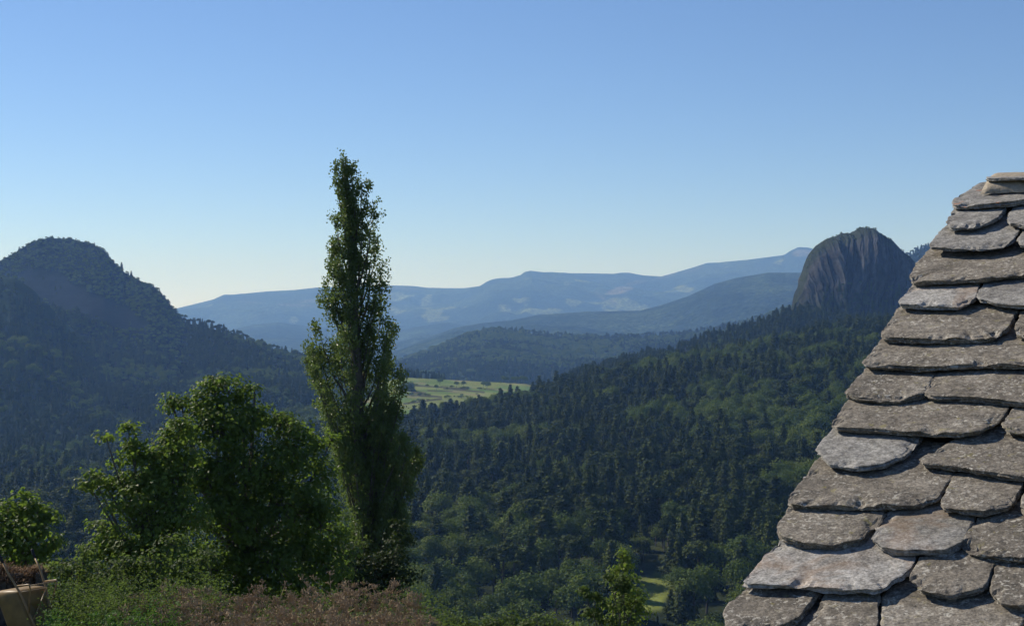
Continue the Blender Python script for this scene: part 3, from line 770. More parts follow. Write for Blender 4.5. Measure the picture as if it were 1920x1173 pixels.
def poplar():
    D0 = 42.0
    r = np.random.default_rng(5)
    base = PV(690, 1182, D0); top = PV(650, 290, D0)
    root = empty('poplar_tree', base); tag(root, 'tall slender poplar rising above every other tree into the sky', 'poplar')
    Lo = [(285, 645), (300, 622), (350, 618), (400, 613), (450, 608), (500, 606), (520, 592), (560, 597), (600, 590), (640, 569), (700, 574), (740, 590), (780, 604), (850, 630), (900, 645), (1000, 655), (1100, 662), (1180, 680)]
    Ro = [(285, 652), (300, 664), (340, 703), (380, 709), (440, 718), (480, 727), (520, 730), (560, 722), (600, 737), (640, 740), (680, 755), (740, 752), (800, 770), (830, 790), (860, 786), (900, 768), (1000, 762), (1060, 762), (1150, 738), (1180, 715)]
    Lo = np.array(Lo); Ro = np.array(Ro)
    def env(y): return np.interp(y, Lo[:, 0], Lo[:, 1]), np.interp(y, Ro[:, 0], Ro[:, 1])
    trunk = MB()
    tl = []
    for k in range(14):
        f = k / 13
        y = 1182 + (300 - 1182) * f
        tl.append(PV(np.interp(f, [0, .3, .6, .8, 1], [690, 678, 668, 660, 650]) + r.normal(0, 1.5), y, D0 + r.normal(0, .04)))
    trunk.tube(tl, [0.26 * (1 - k / 13) ** 0.8 + 0.015 for k in range(14)], 8)
    trunk.build('trunk', M_barkd, root)
    br = MB()
    tips = [(648, 287, 0), (627, 303, 0), (641, 300, .3), (662, 305, 0), (690, 333, 0), (700, 338, -.2), (618, 400, .2), (710, 385, 0), (612, 450, 0), (717, 440, .1), (609, 470, -.3), (727, 480, 0), (729, 520, .2),
            (603, 516, 0), (597, 530, .3), (611, 520, -.3), (596, 600, 0), (588, 605, .4), (720, 560, .3), (730, 600, 0), (725, 612, -.3), (737, 605, .2), (577, 640, 0), (585, 650, .5), (571, 660, .2), (752, 685, 0), (745, 700, .4), (760, 700, -.3),
            (785, 822, 0), (775, 850, .5), (765, 815, -.4), (790, 850, .1), (755, 800, 0), (648, 330, 0), (672, 345, .3), (655, 350, -.3), (680, 380, 0), (690, 400, -.3), (633, 360, .3), (640, 400, -.2), (703, 420, .2)]
    for k in range(92):
        y = 360 + (r.uniform() ** 0.55) * 680
        l, rr_ = env(y)
        tips.append((l + (rr_ - l) * (0.5 + 0.46 * r.uniform(-1, 1)), y, r.uniform(-1, 1)))
    for k in range(38):
        y = r.uniform(760, 1090); l, rr_ = env(y)
        tips.append((l + (rr_ - l) * (0.5 + 0.5 * r.uniform(-.9, 1)), y, r.uniform(-1, 1)))
    C = []; Nn = []; S = []; T = []
    for (tx, ty, dz) in tips:
        tx = tx + (10 if tx < (env(ty)[0] + env(ty)[1]) / 2 else -10) * (0 if ty > 540 else 1 if ty > 330 else .3); l, rr_ = env(ty); halfw = (rr_ - l) / 2 / F * D0
        dep = dz * halfw * 0.95
        length = r.uniform(110, 210) + 70 * max(0, (ty - 500) / 500)
        by = min(ty + length, 1175)
        fb = (1182 - by) / 882
        bx = np.interp(fb, [0, .3, .6, .8, 1], [690, 678, 668, 660, 650])
        p1 = PV(tx, ty + 9, D0 + dep)
        p0 = PV(bx + (tx - bx) * .12, by, D0 + dep * .15)
        mid = PV(bx + (tx - bx) * .75, ty + (by - ty) * .60, D0 + dep * .75)
        n = 9; path = []
        for k in range(n):
            f = k / (n - 1)
            path.append(p0 * (1 - f) ** 2 + mid * 2 * f * (1 - f) + p1 * f * f + Vector((r.normal(0, .02), r.normal(0, .02), 0)))
        br.tube(path, [0.035 * (1 - k / (n - 1)) + .005 for k in range(n)], 4, False)
        # leafy spurs along the branch
        tt = r.uniform()
        P_ = np.array([list(p) for p in path]); Lm = float(np.linalg.norm(np.diff(P_, axis=0), axis=1).sum())
        ncl = int(Lm / .15)
        for q in range(ncl):
            f = r.beta(2.2, 1.0)
            i0 = min(int(f * (n - 1)), n - 2); w_ = f * (n - 1) - i0
            cc = P_[i0] * (1 - w_) + P_[i0 + 1] * w_
            wid = .04 + .11 * math.sin(min(max(f, .05), .99) * 3.05)
            cc = cc + r.normal(0, 1, 3) * [wid, wid, .05] + [0, 0, .05]
            nl = int(r.uniform(20, 40)); cr = r.uniform(.05, .10)
            C.append(cc + np.clip(r.normal(0, 1, (nl, 3)), -1.7, 1.7) * [cr, cr, cr * 1.35]); u = r.normal(0, 1, (nl, 3)); u[:, 2] *= .6
            Nn.append(u); S.append(r.uniform(.05, .088, nl)); T.append(np.clip(tt * .4 + r.uniform() * .25 + r.uniform(0, .35, nl), 0, 1))
    br.build('branches', M_barkd, root)
    build_leaves('crown', np.vstack(C), np.vstack(Nn), np.concatenate(S), np.concatenate(T), M_pop, root, r, .85)
poplar()

def lobe_tree(name, label, cat, D0, base, lobes, mat, seed, leaf=.11, dens=1.0, depth=1.0, trunk_r=.14, stems=1, ground=None, group=None, flat=.55, twig=True):
    """crown made of leafy boughs. lobes: (px, py, depth offset m, rx px, ry px)"""
    r = np.random.default_rng(seed)
    b = PV(base[0], base[1], D0)
    if ground is not None: b.z = float(ground_z(np.array(b.x), np.array(b.y))) - 0.1
    root = empty(name, b); tag(root, label, cat, group)
    k = D0 / F
    C = []; Nn = []; S = []; T = []; tm = MB(); bm_ = MB()
    zmin = min(P(l[0], l[1], D0)[2] for l in lobes)
    fork = b + Vector((0, 0, max(0.25 * (PV(0, lobes[0][1], D0).z - b.z), .15)))
    if stems: tm.tube([b - Vector((0, 0, .3)), b + (fork - b) * .5, fork], [trunk_r * 1.25, trunk_r, trunk_r * .85], 8)
    for (lx, ly, dz, rx, ry) in lobes:
        c = PV(lx, ly, D0) + Vector((0, dz * depth, 0)); ax = rx * k; ay = ry * k
        ad = min(ax, ay) * 1.0 if False else (ax + ay) / 2
        mid = fork.lerp(c, .55) + Vector((0, 0, -.1 * (c - fork).length)) + Vector(r.normal(0, .08, 3))
        rr0 = trunk_r * .5
        tm.tube([fork, fork.lerp(mid, .5) + Vector(r.normal(0, .04, 3)), mid, c], [rr0, rr0 * .8, rr0 * .55, rr0 * .22], 5, False)
        area = 4 * math.pi * ((ax * ay + ax * ad + ay * ad) / 3)
        ncl = max(6, int(area * 15 * dens))
        for q in range(ncl):
            u = r.normal(size=3); u /= np.linalg.norm(u)
            if u[2] < -.5 and r.uniform() < .6: u[2] *= -1
            nzv = mn.noise(Vector((u[0] * 1.9 + lx * .13, u[1] * 1.9 + ly * .17, u[2] * 1.9 + seed)))
            if nzv < -.18 and r.uniform() < .75: continue
            rad_ = r.uniform(.55, .92) * (1 + .42 * nzv) + (r.uniform(.1, .3) if r.uniform() < .08 else 0)
            cc = np.array(c) + u * [ax, ad, ay] * rad_
            cs = r.uniform(.10, .19) * (0.6 + .5 * min(1, ax / .6)) * leaf / .11
            nl = int(r.uniform(22, 46) * min(1.6, max(.5, (cs / .2 / (leaf / .11)) ** 1.5)))
            if twig and q % 2 == 0:
                tm.tube([c, Vector(cc)], [.011, .004], 3, False)
            off = np.clip(r.normal(0, 1, (nl, 3)), -1.8, 1.8) * [cs, cs, cs * flat]
            C.append(cc + off); Nn.append(u * .7 + [0, 0, .55] + off / cs * .4 + r.normal(0, .38, (nl, 3)))
            S.append(r.uniform(.7, 1.15, nl) * leaf); T.append(np.clip(r.uniform() * .6 + r.uniform(0, .4, nl), 0, 1))
    if stems: tm.build('trunk', M_barkd, root)
    build_leaves('crown', np.vstack(C), np.vstack(Nn), np.concatenate(S), np.concatenate(T), mat, root, r, .85)
    return root

lobe_tree('maple_tree', 'large dark maple left of the poplar, with an uneven leafy crown', 'maple', 32.0, (450, 1150),
          [(400, 722, 0, 26, 24), (425, 735, .2, 34, 34), (392, 762, -.1, 40, 36), (340, 762, 0, 32, 15), (318, 745, 0, 18, 9), (474, 732, .2, 16, 10), (455, 748, .1, 24, 18), (470, 790, .3, 40, 36),
           (420, 810, -.3, 60, 46), (350, 815, 0, 40, 26), (520, 800, .4, 34, 26), (560, 815, .3, 36, 24), (582, 838, .3, 26, 22), (540, 860, 0, 56, 40), (470, 880, -.5, 70, 50), (400, 890, -.6, 56, 46),
           (350, 880, -.2, 44, 36), (590, 905, .2, 38, 44), (530, 950, -.2, 80, 60), (440, 970, -.7, 80, 60), (600, 990, .2, 50, 60), (520, 1050, -.3, 90, 56), (420, 1060, -.7, 70, 50), (610, 1070, .3, 60, 56),
           (500, 1110, -.4, 110, 40), (615, 830, .6, 16, 14)], M_map, 3, .098, 1.1, 1.1, .16)
lobe_tree('maple_tree', 'lighter leafy maple with outreaching boughs, in front of the large dark one', 'maple', 29.5, (300, 1150),
          [(240, 806, 0, 15, 11), (200, 822, 0, 16, 8), (250, 828, 0, 20, 16), (262, 850, 0, 28, 20), (282, 878, 0, 30, 22), (215, 868, .2, 22, 12), (170, 892, .1, 16, 8), (190, 905, .1, 34, 15), (165, 912, .1, 18, 12), (232, 912, 0, 40, 24), (320, 850, 0, 26, 22),
           (330, 905, -.2, 40, 34), (280, 940, -.2, 46, 34), (225, 955, 0, 34, 20), (350, 960, -.3, 50, 34), (300, 990, -.3, 60, 30), (180, 992, .1, 26, 14), (205, 1010, .1, 40, 22), (250, 1030, -.2, 50, 26), (340, 1030, -.5, 50, 30), (190, 1040, 0, 36, 24),
           (300, 1075, -.4, 70, 30), (318, 838, .3, 28, 28), (332, 808, .2, 30, 28), (292, 860, .1, 30, 20), (345, 870, .1, 34, 34), (300, 885, .2, 34, 30), (310, 930, .1, 40, 36), (270, 905, .1, 34, 26)], M_map, 4, .098, 1.15, 1.0, .10)
lobe_tree('maple_tree', 'small rounded green maple at the left edge above the compost bin', 'maple', 27.0, (45, 1120),
          [(48, 935, 0, 20, 14), (30, 955, 0, 32, 24), (72, 965, 0, 30, 24), (92, 975, 0, 18, 18), (10, 985, 0, 36, 34), (60, 1000, -.3, 44, 36), (95, 1015, 0, 22, 26), (20, 1030, -.2, 44, 34), (72, 1045, 0, 36, 24), (-30, 1000, 0, 34, 44), (48, 1080, 0, 50, 24)],
          M_map, 6, .095, 1.2, .8, .07)
# shrubs on the bank
bank = [('bramble_shrub', 'pale green bramble shrub spilling under the maple boughs', 24.5, (270, 1150), [(250, 1060, 0, 40, 18), (290, 1050, 0, 34, 26), (320, 1020, 0, 26, 18), (230, 1085, 0, 50, 20), (190, 1080, 0, 36, 26), (160, 1095, 0, 30, 24), (270, 1100, 0, 60, 22)]),
        ('elder_shrub', 'pale leafy elder shoots before the dark maple shade', 23.5, (385, 1130), [(345, 1055, 0, 9, 12), (352, 1080, 0, 14, 14), (385, 1052, 0, 16, 16), (372, 1075, 0, 20, 16), (400, 1045, 0, 13, 12), (360, 1100, 0, 26, 14)]),
        ('hazel_shrub', 'bushy shrub between the small maple and the brambles', 24.0, (130, 1150), [(105, 1065, 0, 26, 20), (135, 1075, 0, 30, 24), (155, 1055, 0, 22, 18), (165, 1035, 0, 18, 14), (115, 1100, 0, 34, 26), (170, 1110, 0, 40, 26)])]
for k_, (nm, lb, D_, b_, lo) in enumerate(bank):
    lobe_tree(nm, lb, 'shrub', D_, b_, lo, M_shr, 20 + k_, .075, 1.25, 1.0, .03, flat=.8)
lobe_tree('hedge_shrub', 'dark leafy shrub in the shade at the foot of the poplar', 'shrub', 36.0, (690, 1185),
          [(650, 1060, 0, 40, 44), (700, 1090, .3, 50, 50), (740, 1080, .5, 34, 44), (745, 1020, .6, 22, 36), (680, 1130, 0, 60, 34), (640, 1120, 0, 50, 36), (735, 1130, .3, 24, 28), (720, 1150, .2, 40, 30)], M_hedge_shade, 31, .10, 1.0, 1.0, .05)
br_sh = [(775, 1168, 30, 26, 26, 'low yellow green shrub right of the poplar foot'), (850, 1178, 44, 26, 25, 'wide low shrub at the bottom, below the wood'), (940, 1172, 40, 22, 27, 'rounded olive shrub on the near bank, middle of the row'),
         (1020, 1176, 40, 24, 26, 'bright green shrub left of the young pear tree'), (1085, 1188, 26, 22, 24, 'small shrub touching the young pear tree')]
for k_, (cx_, cy_, rx_, ry_, D_, lb) in enumerate(br_sh):
    lobe_tree('bank_shrub', lb, 'shrub', D_ + 6.0, (cx_, cy_ + 40), [(cx_, cy_, 0, rx_, ry_), (cx_ - rx_ * .7, cy_ + 8, 0, rx_ * .7, ry_ * .8), (cx_ + rx_ * .7, cy_ + 6, 0, rx_ * .7, ry_ * .7), (cx_, cy_ + 22, 0, rx_ * 1.3, ry_)], M_shr, 40 + k_, .075, 1.0, 1.0, .02, group='shrubs along the near bank', flat=.8)
lobe_tree('hornbeam_tree', 'dark narrow young tree standing behind the pale pear shoots', 'tree', 24.0, (1175, 1260),
          [(1166, 1042, 0, 12, 13), (1168, 1062, 0, 18, 18), (1160, 1085, 0, 22, 18), (1178, 1095, .1, 20, 20), (1185, 1125, .2, 24, 26), (1165, 1130, 0, 28, 26), (1192, 1155, .2, 24, 26), (1165, 1175, 0, 36, 30), (1170, 1215, 0, 40, 30)], M_map, 50, .07, 1.6, 1.0, .04)
lobe_tree('pear_tree', 'pale sparse young pear tree with thin bright shoots, near the bottom edge', 'pear tree', 18.0, (1160, 1290),
          [(1172, 1088, 0, 5, 8), (1170, 1105, 0, 8, 12), (1142, 1082, 0, 4, 6), (1155, 1110, 0, 10, 14), (1094, 1106, 0, 7, 4), (1112, 1118, 0, 9, 5), (1130, 1130, 0, 12, 10), (1165, 1135, 0, 14, 14), (1190, 1130, 0, 6, 10), (1103, 1148, 0, 8, 8), (1118, 1160, 0, 14, 12), (1150, 1160, 0, 20, 14), (1180, 1165, 0, 16, 14),
           (1150, 1190, 0, 34, 18), (1160, 1230, 0, 36, 24)], M_shr, 51, .055, 1.3, 1.0, .03)

# ------------------------------------------------------------------ weeds
def gz(x_, y_): return float(ground_z(np.array(float(x_)), np.array(float(y_))))
M_dry = leaf_mat('dry_stalks', (0.30, 0.215, 0.13), (0.48, 0.36, 0.22), (0.68, 0.56, 0.38), 0.9, 0.15, 0.1, tcol=(.2, .12, .08))
def dry_weeds():
    r = np.random.default_rng(9)
    V = []; Fq = []; Cc = []
    def seg(a, b, w0, w1, c):
        d = b - a; L = np.linalg.norm(d) + 1e-9
        s = np.cross(d / L, [0, 1, 0.2]); s /= np.linalg.norm(s) + 1e-9
        s2 = np.cross(d / L, s); k = len(V)
        for (p, w_) in ((a, w0), (b, w1)):
            V.append(p + s * w_); V.append(p - s * .5 * w_ + s2 * .87 * w_); V.append(p - s * .5 * w_ - s2 * .87 * w_)
        for q in range(3): Fq.append((k + q, k + (q + 1) % 3, k + 3 + (q + 1) % 3, k + 3 + q))
        Cc.extend([c] * 6)
    n = 0
    while n < 430:
        pxx = r.uniform(235, 790); D_ = r.uniform(17.0, 22.5)
        if pxx < 330 and r.uniform() < .5: continue
        n += 1
        x_ = (pxx - CXP) / F * D_; z_ = gz(x_, D_)
        H = r.uniform(.20, .45) * (1.25 if r.uniform() < .12 else 1) * np.interp(pxx, [225, 330, 560, 660, 790], [.9, 1.15, .85, 1.15, .6])
        c = r.uniform(0, 1); p = np.array([x_, D_, z_ - .05]); top = p + [r.normal(0, .10), r.normal(0, .10), H + .05]
        seg(p, top, .006, .004, c)
        heads = [top]
        for b in range(r.integers(2, 6)):
            f = r.uniform(.35, .9); a = p + (top - p) * f; L = r.uniform(.08, .28)
            e = a + np.array([r.normal(0, .6), r.normal(0, .6), 1.0]) * L; seg(a, e, .004, .003, c); heads.append(e)
        for h in heads:
            for q in range(r.integers(7, 13)):
                d = np.array([r.normal(0, .8), r.normal(0, .8), r.uniform(.4, 1.1)]); d /= np.linalg.norm(d)
                e = h + d * r.uniform(.03, .085); seg(h, e, .0025, .002, c * .7 + .3 * r.uniform())
                seg(e, e + d * .018 + r.normal(0, .006, 3), .009, .007, c * .5 + .5 * r.uniform())
        for q in range(r.integers(2, 7)):     # curled dead leaves
            a = p + (top - p) * r.uniform(.1, .8); e = a + r.normal(0, .07, 3); seg(a, e, .003, .016, c)
    o = link('dry_weeds', new_mesh('dry_weeds', np.array(V), np.array(Fq), M_dry, np.array(Cc)[:, None] * np.ones((1, 3)), False))
    tag(o, 'brown withered umbel weeds along the bottom edge below the poplar', 'weeds', None, 'stuff')
dry_weeds()

def herbs(name, label, n, pxr, Dr, hr, leaf, mat, seed, dens=40):
    r = np.random.default_rng(seed); C = []; Nn = []; S = []; T = []
    for k in range(n):
        pxx = r.uniform(*pxr); D_ = r.uniform(*Dr); x_ = (pxx - CXP) / F * D_; z_ = gz(x_, D_); H = r.uniform(*hr)
        f = r.uniform(0.1, 1, dens); lean = r.normal(0, .12, 2)
        pos = np.stack([x_ + lean[0] * f + r.normal(0, .09, dens) * (1.1 - f * .6), D_ + lean[1] * f + r.normal(0, .09, dens), z_ + f * H], 1)
        C.append(pos); Nn.append(np.stack([r.normal(0, .5, dens), r.normal(0, .5, dens), np.full(dens, .8)], 1)); S.append(r.uniform(.6, 1.2, dens) * leaf); T.append(r.uniform() * .6 + r.uniform(0, .4, dens))
    V, Fc, Cc = leaf_cards(np.vstack(C), np.vstack(Nn), np.concatenate(S), np.concatenate(T), r, .5, .15)
    return tag(link(name, new_mesh(name, V, Fc, mat, Cc)), label, 'undergrowth', None, 'stuff')
M_net = leaf_mat('nettle_leaves', (0.05, 0.10, 0.02), (0.075, 0.145, 0.028), (0.11, 0.19, 0.04), 0.6, 0.3, 0.15, tcol=(.12, .25, .03))
herbs('nettles', 'bright green nettles along the bottom edge by the wheelbarrow', 170, (80, 360), (18.2, 20.6), (.30, .72), .075, M_net, 71)
herbs('green_undergrowth', 'tangled grey green undergrowth between nettles and maple boughs', 520, (90, 420), (20.5, 25), (.3, .85), .06, M_shr, 72)
herbs('grass_tufts', 'sparse green shoots among the withered weeds', 330, (350, 860), (17, 27), (.15, .55), .06, M_shr, 73, 22)

# ------------------------------------------------------------------ compost bin, straw and wheelbarrow
M_plank = flat_mat('weathered_plank', (0.10, 0.085, 0.07), 0.9, 0.1, 14, 0.5, 0.6, 0.004)
M_yel = flat_mat('faded_ochre_paint', (0.20, 0.125, 0.035), 0.5, 0.3, 6, 0.25, 0.2, 0.002)
M_yel2 = flat_mat('ochre_tube_paint', (0.30, 0.19, 0.08), 0.45, 0.35, 12, 0.25, 0.2, 0.002)
M_rub = flat_mat('black_rubber', (0.02, 0.02, 0.022), 0.7, 0.3, 20, 0.3, 0.3, 0.002)
M_steel = flat_mat('dull_steel', (0.25, 0.24, 0.23), 0.45, 0.5, 20, 0.2, 0.1, 0.001, 0.8)
M_straw = leaf_mat('straw', (0.16, 0.09, 0.05), (0.25, 0.16, 0.09), (0.36, 0.26, 0.16), 0.9, 0.1, 0.1, tcol=(.25, .18, .1))
Db = 22.0
def bin_():
    g = gz((10 - CXP) / F * Db, Db)
    xl, xr = (-95 - CXP) / F * Db, (64 - CXP) / F * Db
    ztop = P(0, 1080, Db)[2]
    root = empty('compost_bin', ((xl + xr) / 2, Db + .25, g)); tag(root, 'dark compost bin of upright weathered planks, at the left bottom corner', 'compost bin')
    r = random.Random(3)
    m = MB(); xx = xl
    while xx < xr - .02:
        wd = r.uniform(.10, .15); m.box((xx, Db + r.uniform(-.012, .012), g - .1), (wd - .012, 0, 0), (0, .025, 0), (r.uniform(-.01, .01), 0, ztop - g + .1 + r.uniform(-.03, .05))); xx += wd
    m.build('front_panel', M_plank, root, False, .003)
    for sx in (xl, xr):
        m = MB(); yy = Db + .06
        while yy < Db + .5:
            wd = r.uniform(.10, .15); m.box((sx - .012, yy, g - .1), (.025, 0, 0), (0, wd - .012, 0), (0, 0, ztop - g + .1 + r.uniform(-.04, .04))); yy += wd
        m.build('side_panel', M_plank, root, False, .003)
    m = MB(); m.box((xl, Db - .03, ztop - .28), (xr - xl, 0, 0), (0, .018, 0), (0, 0, .07)); m.build('rail', M_plank, root, False, .003)
    m = MB(); m.box((xl + .03, Db + .04, g), (xr - xl - .06, 0, 0), (0, .46, 0), (0, 0, ztop - g - .08)); m.build('compost', flat_mat('compost', (.06, .045, .03), .95, .1, 12, .4, .8, .03), root, False)
    # straw heap on the bin
    r2 = np.random.default_rng(8); V = []; Fq = []; Cc = []
    for k in range(4200):
        a = r2.uniform(xl, xr); b = r2.uniform(Db - .05, Db + .55)
        hz = ztop - .08 + (.20 + .05 * math.sin(a * 6)) * r2.uniform(0, 1) * (1 - abs((b - Db - .25) / .33) ** 3)
        c = np.array([a, b, hz]); d = r2.normal(0, 1, 3) * [1, 1, .35]; d *= r2.uniform(.05, .14) / np.linalg.norm(d); s = np.cross(d, [.1, .2, 1]); s *= .006 / np.linalg.norm(s)
        kk = len(V); V += [c - d - s, c - d + s, c + d + s, c + d - s]; Fq.append((kk, kk + 1, kk + 2, kk + 3)); Cc += [r2.uniform()] * 4
    tag(link('straw_heap', new_mesh('straw_heap', np.array(V), np.array(Fq), M_straw, np.array(Cc)[:, None] * np.ones((1, 3)))), 'reddish brown straw and twigs heaped on the compost bin', 'straw', None, 'stuff')
bin_()

def wheelbarrow():
    D0 = 21.0
    gx = (82 - CXP) / F * D0; g = gz(gx, D0)
    ex = Vector((.38, -.30, -.88)).normalized()            # forward (towards the wheel) points at the ground
    lat = Vector((.62, .785, 0)).normalized(); leg = lat.cross(ex).normalized()
    if leg.x < 0: leg = -leg
    o0 = PV(82, 1168, D0) ; o0.z = g + .12
    def Q(f, l, d): return o0 + ex * f + lat * l + leg * d        # f<0 is towards the grips
    root = empty('wheelbarrow', (o0.x, o0.y, g)); tag(root, 'faded yellow wheelbarrow upended on its nose against the compost bin', 'wheelbarrow')
    # tub: rings from rim (away from the legs) to the floor
    rings = []
    for (dd, f0, f1, hw0, hw1) in ((-.38, -.80, .10, .33, .27), (-.37, -.805, .105, .335, .275), (-.18, -.73, .06, .29, .235), (-.03, -.665, .02, .255, .20), (0.0, -.63, -.01, .235, .18), (0.002, -.33, -.31, .02, .02)):
        ring = []
        for k in range(40):
            t = 2 * math.pi * k / 40; cs, sn = math.cos(t), math.sin(t)
            cx = math.copysign(abs(cs) ** .22, cs); sy = math.copysign(abs(sn) ** .22, sn)
            f = (f0 + f1) / 2 + cx * (f1 - f0) / 2; hw = hw0 + (hw1 - hw0) * (cx * .5 + .5)
            ring.append(Q(f, sy * hw, dd))
        rings.append(ring)
    m = MB()
    for rg in rings: m.v += [tuple(p) for p in rg]
    for a in range(len(rings) - 1):
        for k in range(40):
            m.f.append((a * 40 + k, a * 40 + (k + 1) % 40, (a + 1) * 40 + (k + 1) % 40, (a + 1) * 40 + k))
    tub = m.build('tray', M_yel, root)
    sm = tub.modifiers.new('thick', 'SOLIDIFY'); sm.thickness = .004
    m = MB(); m.tube(rings[0] + rings[0][:1], .009, 6, False); m.build('rim', M_yel2, tub)
    for s in (-1, 1):
        m = MB(); m.tube([Q(-1.16, s * .27, -.10), Q(-.95, s * .265, -.05), Q(-.60, s * .22, .03), Q(-.1, s * .15, .035), Q(.26, s * .07, .02)], .017, 8); h = m.build('handle', M_yel2, root)
        m = MB(); m.tube([Q(-1.28, s * .275, -.12), Q(-1.27, s * .275, -.118), Q(-1.12, s * .27, -.093)], [.017, .022, .021], 8); m.build('grip', M_rub, h)
        m = MB(); m.tube([Q(-.72, s * .24, .0), Q(-.62, s * .23, .30), Q(-.60, s * .23, .32), Q(-.56, s * .22, .30), Q(-.28, s * .18, .04)], .012, 7); m.build('leg', M_yel2, root)
    m = MB(); m.tube([Q(-.60, -.22, .30), Q(-.60, .22, .30)], .010, 6); m.tube([Q(-.60, -.22, .045), Q(-.60, .22, .045)], .010, 6); m.tube([Q(-.16, -.15, .05), Q(-.6, .21, .05)], .009, 6); m.build('brace', M_yel2, root)
    wc = Q(.14, 0, .04)
    m = MB(); pts = []
    for k in range(25):
        t = 2 * math.pi * k / 24; pts.append(wc + ex * math.cos(t) * .15 + leg * math.sin(t) * .15)
    m.tube(pts, .042, 8, False); wh = m.build('wheel', M_rub, root)
    m = MB(); m.tube([wc - lat * .02, wc + lat * .02], .10, 16); m.tube([wc - lat * .09, wc + lat * .09], .012, 8); m.build('hub', M_steel, wh, False)
    bpy.context.view_layer.update()
wheelbarrow()

# ------------------------------------------------------------------ the stone house with its slab roof
PHI, TH_ = R(30), R(25)
U = Vector((-math.cos(PHI), math.sin(PHI), 0))                       # along the ridge, away to the left
W = Vector((math.sin(PHI) * math.cos(TH_), math.cos(PHI) * math.cos(TH_), math.sin(TH_)))   # up the slope
NN = Vector((-math.sin(PHI) * math.sin(TH_), -math.cos(PHI) * math.sin(TH_), math.cos(TH_)))
O = PV(1394, 1089, 4.0)
def ray(px_, py_): return Vector(((px_ - CXP) / F, 1, -(py_ - CYP) / F))
def onroof(px_, py_, b0=0.0, k=0.0):
    """a,b roof coordinates of the point seen at a pixel, on the plane h = -k (b - b0)"""
    d = ray(px_, py_)
    t = (O.dot(NN) + k * (O.dot(W) + b0)) / (d.dot(NN) + k * d.dot(W))
    X = d * t - O
    return X.dot(U), X.dot(W)
def roofpt(a, b, h): return O + U * a + W * b + NN * h

def slab_material(name, base, light, dark, spots=1.0, rust=0.0, ochre=0.0, smooth=False):
    m, t, out = nodes(name)
    tc = t.nodes.new('ShaderNodeTexCoord'); oi = t.nodes.new('ShaderNodeObjectInfo')
    ad = t.nodes.new('ShaderNodeVectorMath'); ad.operation = 'MULTIPLY_ADD'
    t.links.new(oi.outputs['Random'], ad.inputs[0]); ad.inputs[1].default_value = (37, 21, 13); t.links.new(tc.outputs['Object'], ad.inputs[2])
    v = ad.outputs[0]
    n1 = noise_t(t, 5.0, 6, .62, v, .3); n2 = noise_t(t, 38.0, 6, .7, v); n3 = noise_t(t, 140.0, 3, .6, v)
    c = ramp(t, n1, [(0.3, dark), (0.5, base), (0.72, light)])
    c = mix(t, c, ramp(t, n2, [(0.34, .50), (0.5, 1.0), (.66, 1.5)]), .95, 'MULTIPLY')
    c = mix(t, c, ramp(t, n3, [(0.35, .6), (.65, 1.4)]), .9, 'MULTIPLY')
    # pale lichen spots
    sp = ramp(t, noise_t(t, 72, 3, .6, v, .4), [(.545, 0), (.62, 1)])
    n4 = noise_t(t, 11, 4, .7, v); gate = ramp(t, n4, [(.42, 0), (.58, 1)])
    g = mix(t, sp, gate, 1.0, 'MULTIPLY')
    sc2 = t.nodes.new('ShaderNodeMath'); sc2.operation = 'MULTIPLY'; sc2.inputs[1].default_value = .75 * spots; t.links.new(g, sc2.inputs[0])
    c = mix(t, c, (.50, .47, .40), sc2.outputs[0])
    n5 = noise_t(t, 26, 5, .7, v); ye = ramp(t, n5, [(.60, 0), (.68, .5 * spots)])
    c = mix(t, c, (.26, .23, .08), ye)
    dk = ramp(t, noise_t(t, 55, 4, .7, v), [(.60, 0), (.70, .7)])
    c = mix(t, c, (.05, .045, .04), dk)
    if rust > 0:
        c = mix(t, c, (.42, .13, .035), ramp(t, noise_t(t, 14, 4, .7, v, .4), [(.64, 0), (.67, rust)]))
    if ochre > 0:
        oc = ramp(t, noise_t(t, 4.2, 5, .6, v, .6), [(.50, 0), (.62, ochre)])
        c = mix(t, c, (.34, .20, .10), oc)
    h = t.nodes.new('ShaderNodeMath'); h.operation = 'MULTIPLY_ADD'; t.links.new(n2, h.inputs[0]); h.inputs[1].default_value = .3 if smooth else 1.0
    h2 = t.nodes.new('ShaderNodeMath'); h2.operation = 'MULTIPLY'; h2.inputs[1].default_value = .15 if smooth else .45; t.links.new(n3, h2.inputs[0]); t.links.new(h2.outputs[0], h.inputs[2])
    principled(t, out, c, .82, .25, h.outputs[0], .85, .005)
    return m
S_BROWN = slab_material('lichened_schist', (.175, .153, .122), (.262, .236, .195), (.098, .086, .070), 1.1)
S_GREY = slab_material('grey_schist', (.225, .215, .195), (.31, .30, .27), (.15, .14, .125), .45, smooth=True)
S_PALE = slab_material('pale_schist', (.30, .285, .26), (.38, .365, .33), (.21, .185, .155), .15, ochre=.35, smooth=True)
S_OLIVE = slab_material('stained_schist', (.20, .19, .17), (.28, .27, .25), (.13, .115, .09), .4, ochre=.25, smooth=True)
S_RUST = slab_material('orange_lichened_schist', (.225, .215, .195), (.31, .30, .27), (.15, .14, .125), .5, rust=.8, smooth=True)
M_deck = flat_mat('roof_boards', (.09, .07, .05), .9, .1, 10, .4, .4, .003)
M_wall, t_, o_ = nodes('rubble_wall')
tc_ = t_.nodes.new('ShaderNodeTexCoord'); vo_ = t_.nodes.new('ShaderNodeTexVoronoi'); vo_.inputs['Scale'].default_value = 3.2; t_.links.new(tc_.outputs['Object'], vo_.inputs['Vector'])
vo2 = t_.nodes.new('ShaderNodeTexVoronoi'); vo2.feature = 'DISTANCE_TO_EDGE'; vo2.inputs['Scale'].default_value = 3.2; t_.links.new(tc_.outputs['Object'], vo2.inputs['Vector'])
